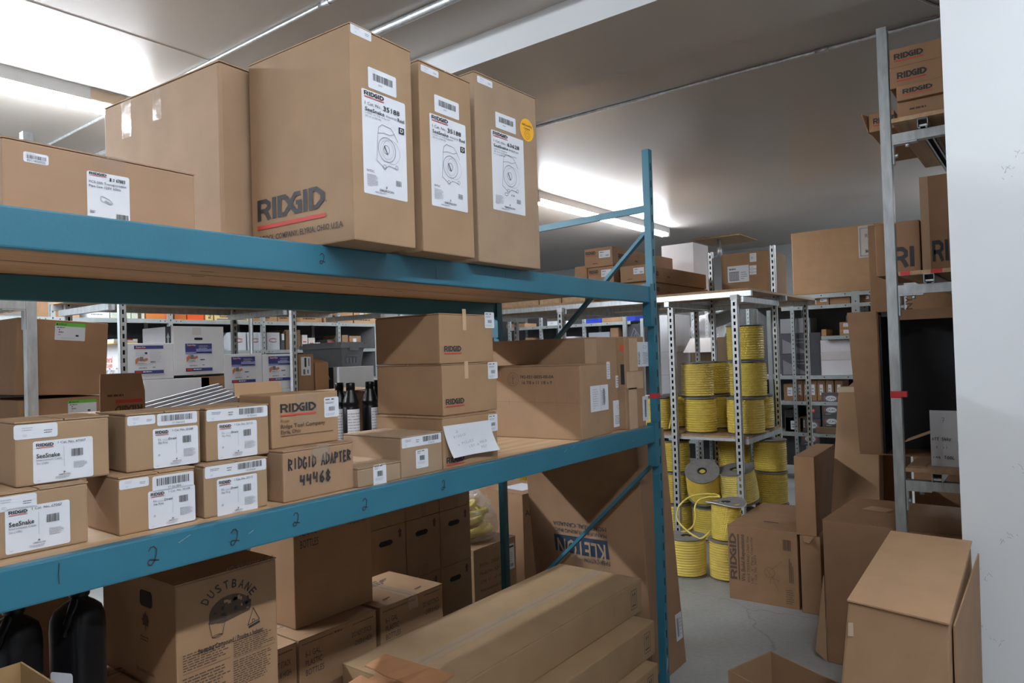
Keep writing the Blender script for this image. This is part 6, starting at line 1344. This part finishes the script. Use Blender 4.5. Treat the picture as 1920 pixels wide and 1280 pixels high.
carton('cardboard_box', 'brown carton behind the white open one on the lowest right shelf', .3, .01, at(1760, 762, X=SX+.3).z-z-.02, (SX+.36, at(1762, 800, X=SX+.36).y, z), -90, tint=(.6, .5, .42), tape=False).o.location.x = SX+.29
mb = MB(); mb.box(SX+.0, SX+.22, at(1748, 880, X=SX+.1).y+.012, yL-.005, z, z+.004, 'cardboard'); b_ = mb.build('cardboard_sheet', None, color=(1.0, .9, .8, 1)); tag(b_, 'flat cardboard sheet lying on the lowest right shelf beside the white open carton', 'sheet')
# tall flat carton left of the post, further back
X = 4.78; ya, yc = at(1633, 600, X=X).y, at(1668, 600, X=X).y; zt = at(1640, 421, X=X).z
b_ = carton('cardboard_box', 'very tall flat carton standing behind the right strut rack', ya-yc+.06, .16, zt, (X, ya, 0), -90, tint=(.90, .74, .60), tape=False, bev=.006)
X = 5.35; b_ = carton('cardboard_box', 'carton with vertical print seen above the black lined carton', .30, .3, at(1720, 545, X=X).z, (X, at(1700, 570, X=X).y, 0), -90, tint=(1.0, .84, .68), tape=False)
p = face(b_, 'front'); p.text('COMPANY', uv(b_, 'front', 1711, 580)[0], uv(b_, 'front', 1711, 640)[1], uv(b_, 'front', 1711, 556)[1]-uv(b_, 'front', 1711, 640)[1], .04, 'inkcard', True, 90); p.build('printed_text', b_.o)

# ------------------------------------------------------------------ cartons on the floor at the right
V = carton('cardboard_box', 'chain vise carton lying on the floor in front of the rope reels, print turned sideways', .415, .74, .452, (4.318, 1.660, 0), -88.5, tint=(.86, .72, .60), flaps=None, tape=False)
p = face(V, 'front'); w_, h = V.w, V.h
c0 = uv(V, 'front', 1374, 1096)
p.logo(.125*w_, .27*h, .62*h, .10*w_, rot=90, red='inkcard'); p.mb.m = [p.mb.slot('inkcard') for _ in p.mb.m]
for t, u, hh_, L_, v in (('We Build Reputations', .245, .075, .63, .26), ('450-E TRISTAND Chain Vise', .315, .052, .62, .255), ('1/8" - 5" Pipe Capacity', .365, .04, .62, .25), ('1  Cat. No. 36273', .415, .05, .38, .25)): p.text(t, u*w_, v*h, L_*h, hh_*w_*.75, 'inkcard', u < .3, 90)
p.ring(.60*w_, .43*h, .03, .03, .0015, 'inkcard', 12); p.line([(.56*w_, .47*h), (.65*w_, .36*h), (.74*w_, .33*h)], .0015, 'inkcard'); p.line([(.62*w_, .36*h), (.60*w_, .28*h)], .0015, 'inkcard'); p.line([(.60*w_, .45*h), (.78*w_, .60*h)], .001, 'inkcard'); p.line([(.63*w_, .38*h), (.72*w_, .20*h)], .001, 'inkcard')
p.barcode(.80*w_, .75*h, .11*w_, .14*h, 'inkcard'); p.lines(.82*w_, .05*h, .11*w_, .2*h, 7, 'inkcard', .3)
for i in range(3): p.rect((.875+i*.022)*w_, .33*h, .004, .32*h*(1-.15*i), 'inkcard')
p.build('printed_text', V.o)
p = face(V, 'top'); p.poly([(.40*w_, .18), (.62*w_, .175), (.63*w_, .19), (.41*w_, .197)], 'dark'); p.build('hand_hole', V.o)
F6 = carton('cardboard_box', 'narrow carton standing on the floor right of the chain vise carton', .112, .60, .448, (4.297, 1.222, 0), -88, tint=(.90, .75, .62), tape=False)
F5 = carton('cardboard_box', 'narrow tall carton on top of the narrow floor carton', .112, .62, .456, (4.300, 1.240, .4488), -87, tint=(.93, .77, .62), tape=False)
p = face(F5, 'right'); p.rect(.01, .0, .006, F5.h, 'cardboard_edge'); p.build('cut_edge', F5.o)
mb = MB(); mb.hexa([(.02, -.0, .448), (.08, 0, .448), (.08, .003, .448), (.02, .003, .448), (.03, -.03, .42), (.06, -.035, .415), (.06, -.032, .413), (.03, -.027, .418)], 'cardboard'); mb.build('torn_flap', F6.o)
F7 = carton('cardboard_box', 'large carton on the floor behind the strut post, a paper patch on its lid', .60, .62, .694, (3.692, .940, 0), -92, flaps='y', tint=(.88, .72, .60), tape=False, bev=.006)
p = face(F7, 'top'); p.lv = .0015; p.poly([(.10, .33), (.22, .30), (.24, .40), (.13, .43)], 'papertape'); p.build('paper_patch', F7.o)
mb = MB(); mb.hexa([(-.002, .0, .0), (-.002, .004, .0), (-.055, .004, .04), (-.055, .0, .04), (-.002, 0, .42), (-.002, .004, .42), (-.004, .004, .42), (-.004, 0, .42)], 'cardboard'); mb.build('loose_flap', F7.o, color=(1.25, 1.15, 1.0, 1), fix=True)
# tall pale leaning carton
X = 4.72; a, c = at(1558, 955, X=X-.22), at(1650, 955, X=X-.22); t1_, t2_ = at(1572, 726, X=X), at(1647, 724, X=X)
o = empty('leaning_carton', (X, 0, 0)); tag(o, 'tall pale carton leaning back behind the large floor carton', 'box')
s0 = (a.z-0)/(t1_.z-a.z); bl = a+(a-t1_)*s0; br = c+(c-t2_)*(c.z/(t2_.z-c.z))
mb = MB(); vs = []
for v in (bl, br): vs.append((v.x-X, v.y, 0))
vs += [(br.x-X+.12, br.y, 0), (bl.x-X+.12, bl.y, 0), (t1_.x-X, t1_.y, t1_.z), (t2_.x-X, t2_.y, t2_.z), (t2_.x-X+.12, t2_.y, t2_.z), (t1_.x-X+.12, t1_.y, t1_.z)]
mb.hexa(vs, 'cardboard'); bd = mb.build('body', o, color=(1.08, .96, .82, 1), fix=True); bevel_mesh(bd, .006)
mb = MB(); mb.hexa([(-.012, t1_.y-.004, t1_.z-.045), (-.012, t2_.y, t2_.z-.045), (-.008, t2_.y, t2_.z-.045), (-.008, t1_.y, t1_.z-.045), (-.004, t1_.y, t1_.z+.001), (-.004, t2_.y, t2_.z+.001), (.002, t2_.y, t2_.z+.001), (.002, t1_.y, t1_.z+.001)], 'papertape'); mb.build('folded_edge', o)
mb = MB(); ym = at(1590, 730, X=X+.06).y; mb.hexa([(.06, ym, t1_.z), (.06, t2_.y, t2_.z), (.064, t2_.y, t2_.z), (.064, ym, t1_.z), (.07, ym-.03, at(1604, 716, X=X+.07).z), (.07, t2_.y, at(1640, 706, X=X+.07).z), (.074, t2_.y, at(1640, 706, X=X+.07).z), (.074, ym-.03, at(1604, 716, X=X+.07).z)], 'cardboard'); mb.build('raised_flap', o, color=(1.0, .85, .70, 1))
# foreground carton against the wall
o = empty('cardboard_box', (2.03, .46, 0)); tag(o, 'nearest carton at the lower right, worn and bulging, against the white wall', 'box')
zt = .868; mb = MB()
vs = [(.0, .10, 0), (.0, -.222, 0), (.75, -.222, 0), (.75, .05, 0), (.0, .0, zt), (-.03, -.232, zt), (.745, -.215, zt), (.745, .02, zt)]
mb.hexa(vs, 'cardboard'); bd = mb.build('body', o, color=(1.12, 1.0, .88, 1), fix=True); bevel_mesh(bd, .006)
mb = MB(); mb.hexa([(-.006, .001, zt+.004), (-.042, -.234, zt+.001), (.755, -.218, zt+.016), (.755, .022, zt+.020), (-.006, .001, zt+.008), (-.042, -.234, zt+.005), (.755, -.218, zt+.020), (.755, .022, zt+.024)], 'cardboard'); mb.build('top_flap', o, color=(1.15, 1.02, .88, 1), fix=True)
mb = MB(); mb.hexa([(.03, -.226, .02), (.03, -.230, .02), (.70, -.230, .02), (.70, -.226, .02), (.02, -.235, zt-.02), (.02, -.239, zt-.02), (.72, -.239, zt-.01), (.72, -.235, zt-.01)], 'cardboard'); mb.build('side_flap', o, color=(.95, .82, .70, 1), fix=True)
pp = Print((0, 0, zt+.008), (1, 0, 0), (0, 1, 0), (0, 0, 1)); pp.lv = .001; pp.poly([(.27, -.012), (.33, -.012), (.335, -.035), (.275, -.035)], 'dark'); pp.build('hand_hole', o)
pp = Print((-.004, .05, 0), (0, -1, 0), (0, 0, 1), (-1, 0, 0)); pp.lv = .002; q = at(1592, 1185, X=2.02); pp.poly([(.048, q.z-.012), (.062, q.z-.010), (.062, q.z+.026), (.050, q.z+.024)], 'papertape'); pp.build('tape_piece', o)
# open carton on the floor, bottom edge
L_, B_, Nn_ = at(1365, 1256, Z=.40), at(1445, 1220, Z=.40), at(1410, 1280, Z=.40)
d1 = (B_-L_); d2 = (Nn_-L_).normalized()*.30
o = empty('open_carton', (L_.x, L_.y, 0)); tag(o, 'open-topped carton at the bottom edge of the picture on the bare floor', 'box')
def wall(nm, p0, p1, tn):
    mb = MB(); t = tn.normalized()*.005; c = [p0, p1, p1+t, p0+t]; mb.hexa([(v.x, v.y, 0) for v in c]+[(v.x, v.y, .40) for v in c], 'cardboard'); mb.build(nm, o, color=(1.05, .93, .80, 1), fix=True)
z0 = Vector((0, 0, 0)); wall('back_or_shade_panel', z0, d1, d2); wall('side_panel', d2*.02, d2, d1); wall('side_panel', d1+d2*.02-d1.normalized()*.005, d1+d2-d1.normalized()*.005, d1*1.0); 
mb = MB(); c = [z0, d1, d1+d2, d2]; mb.hexa([(v.x, v.y, .002) for v in c]+[(v.x, v.y, .006) for v in c], 'cardboard'); mb.build('bottom_panel', o, fix=True)
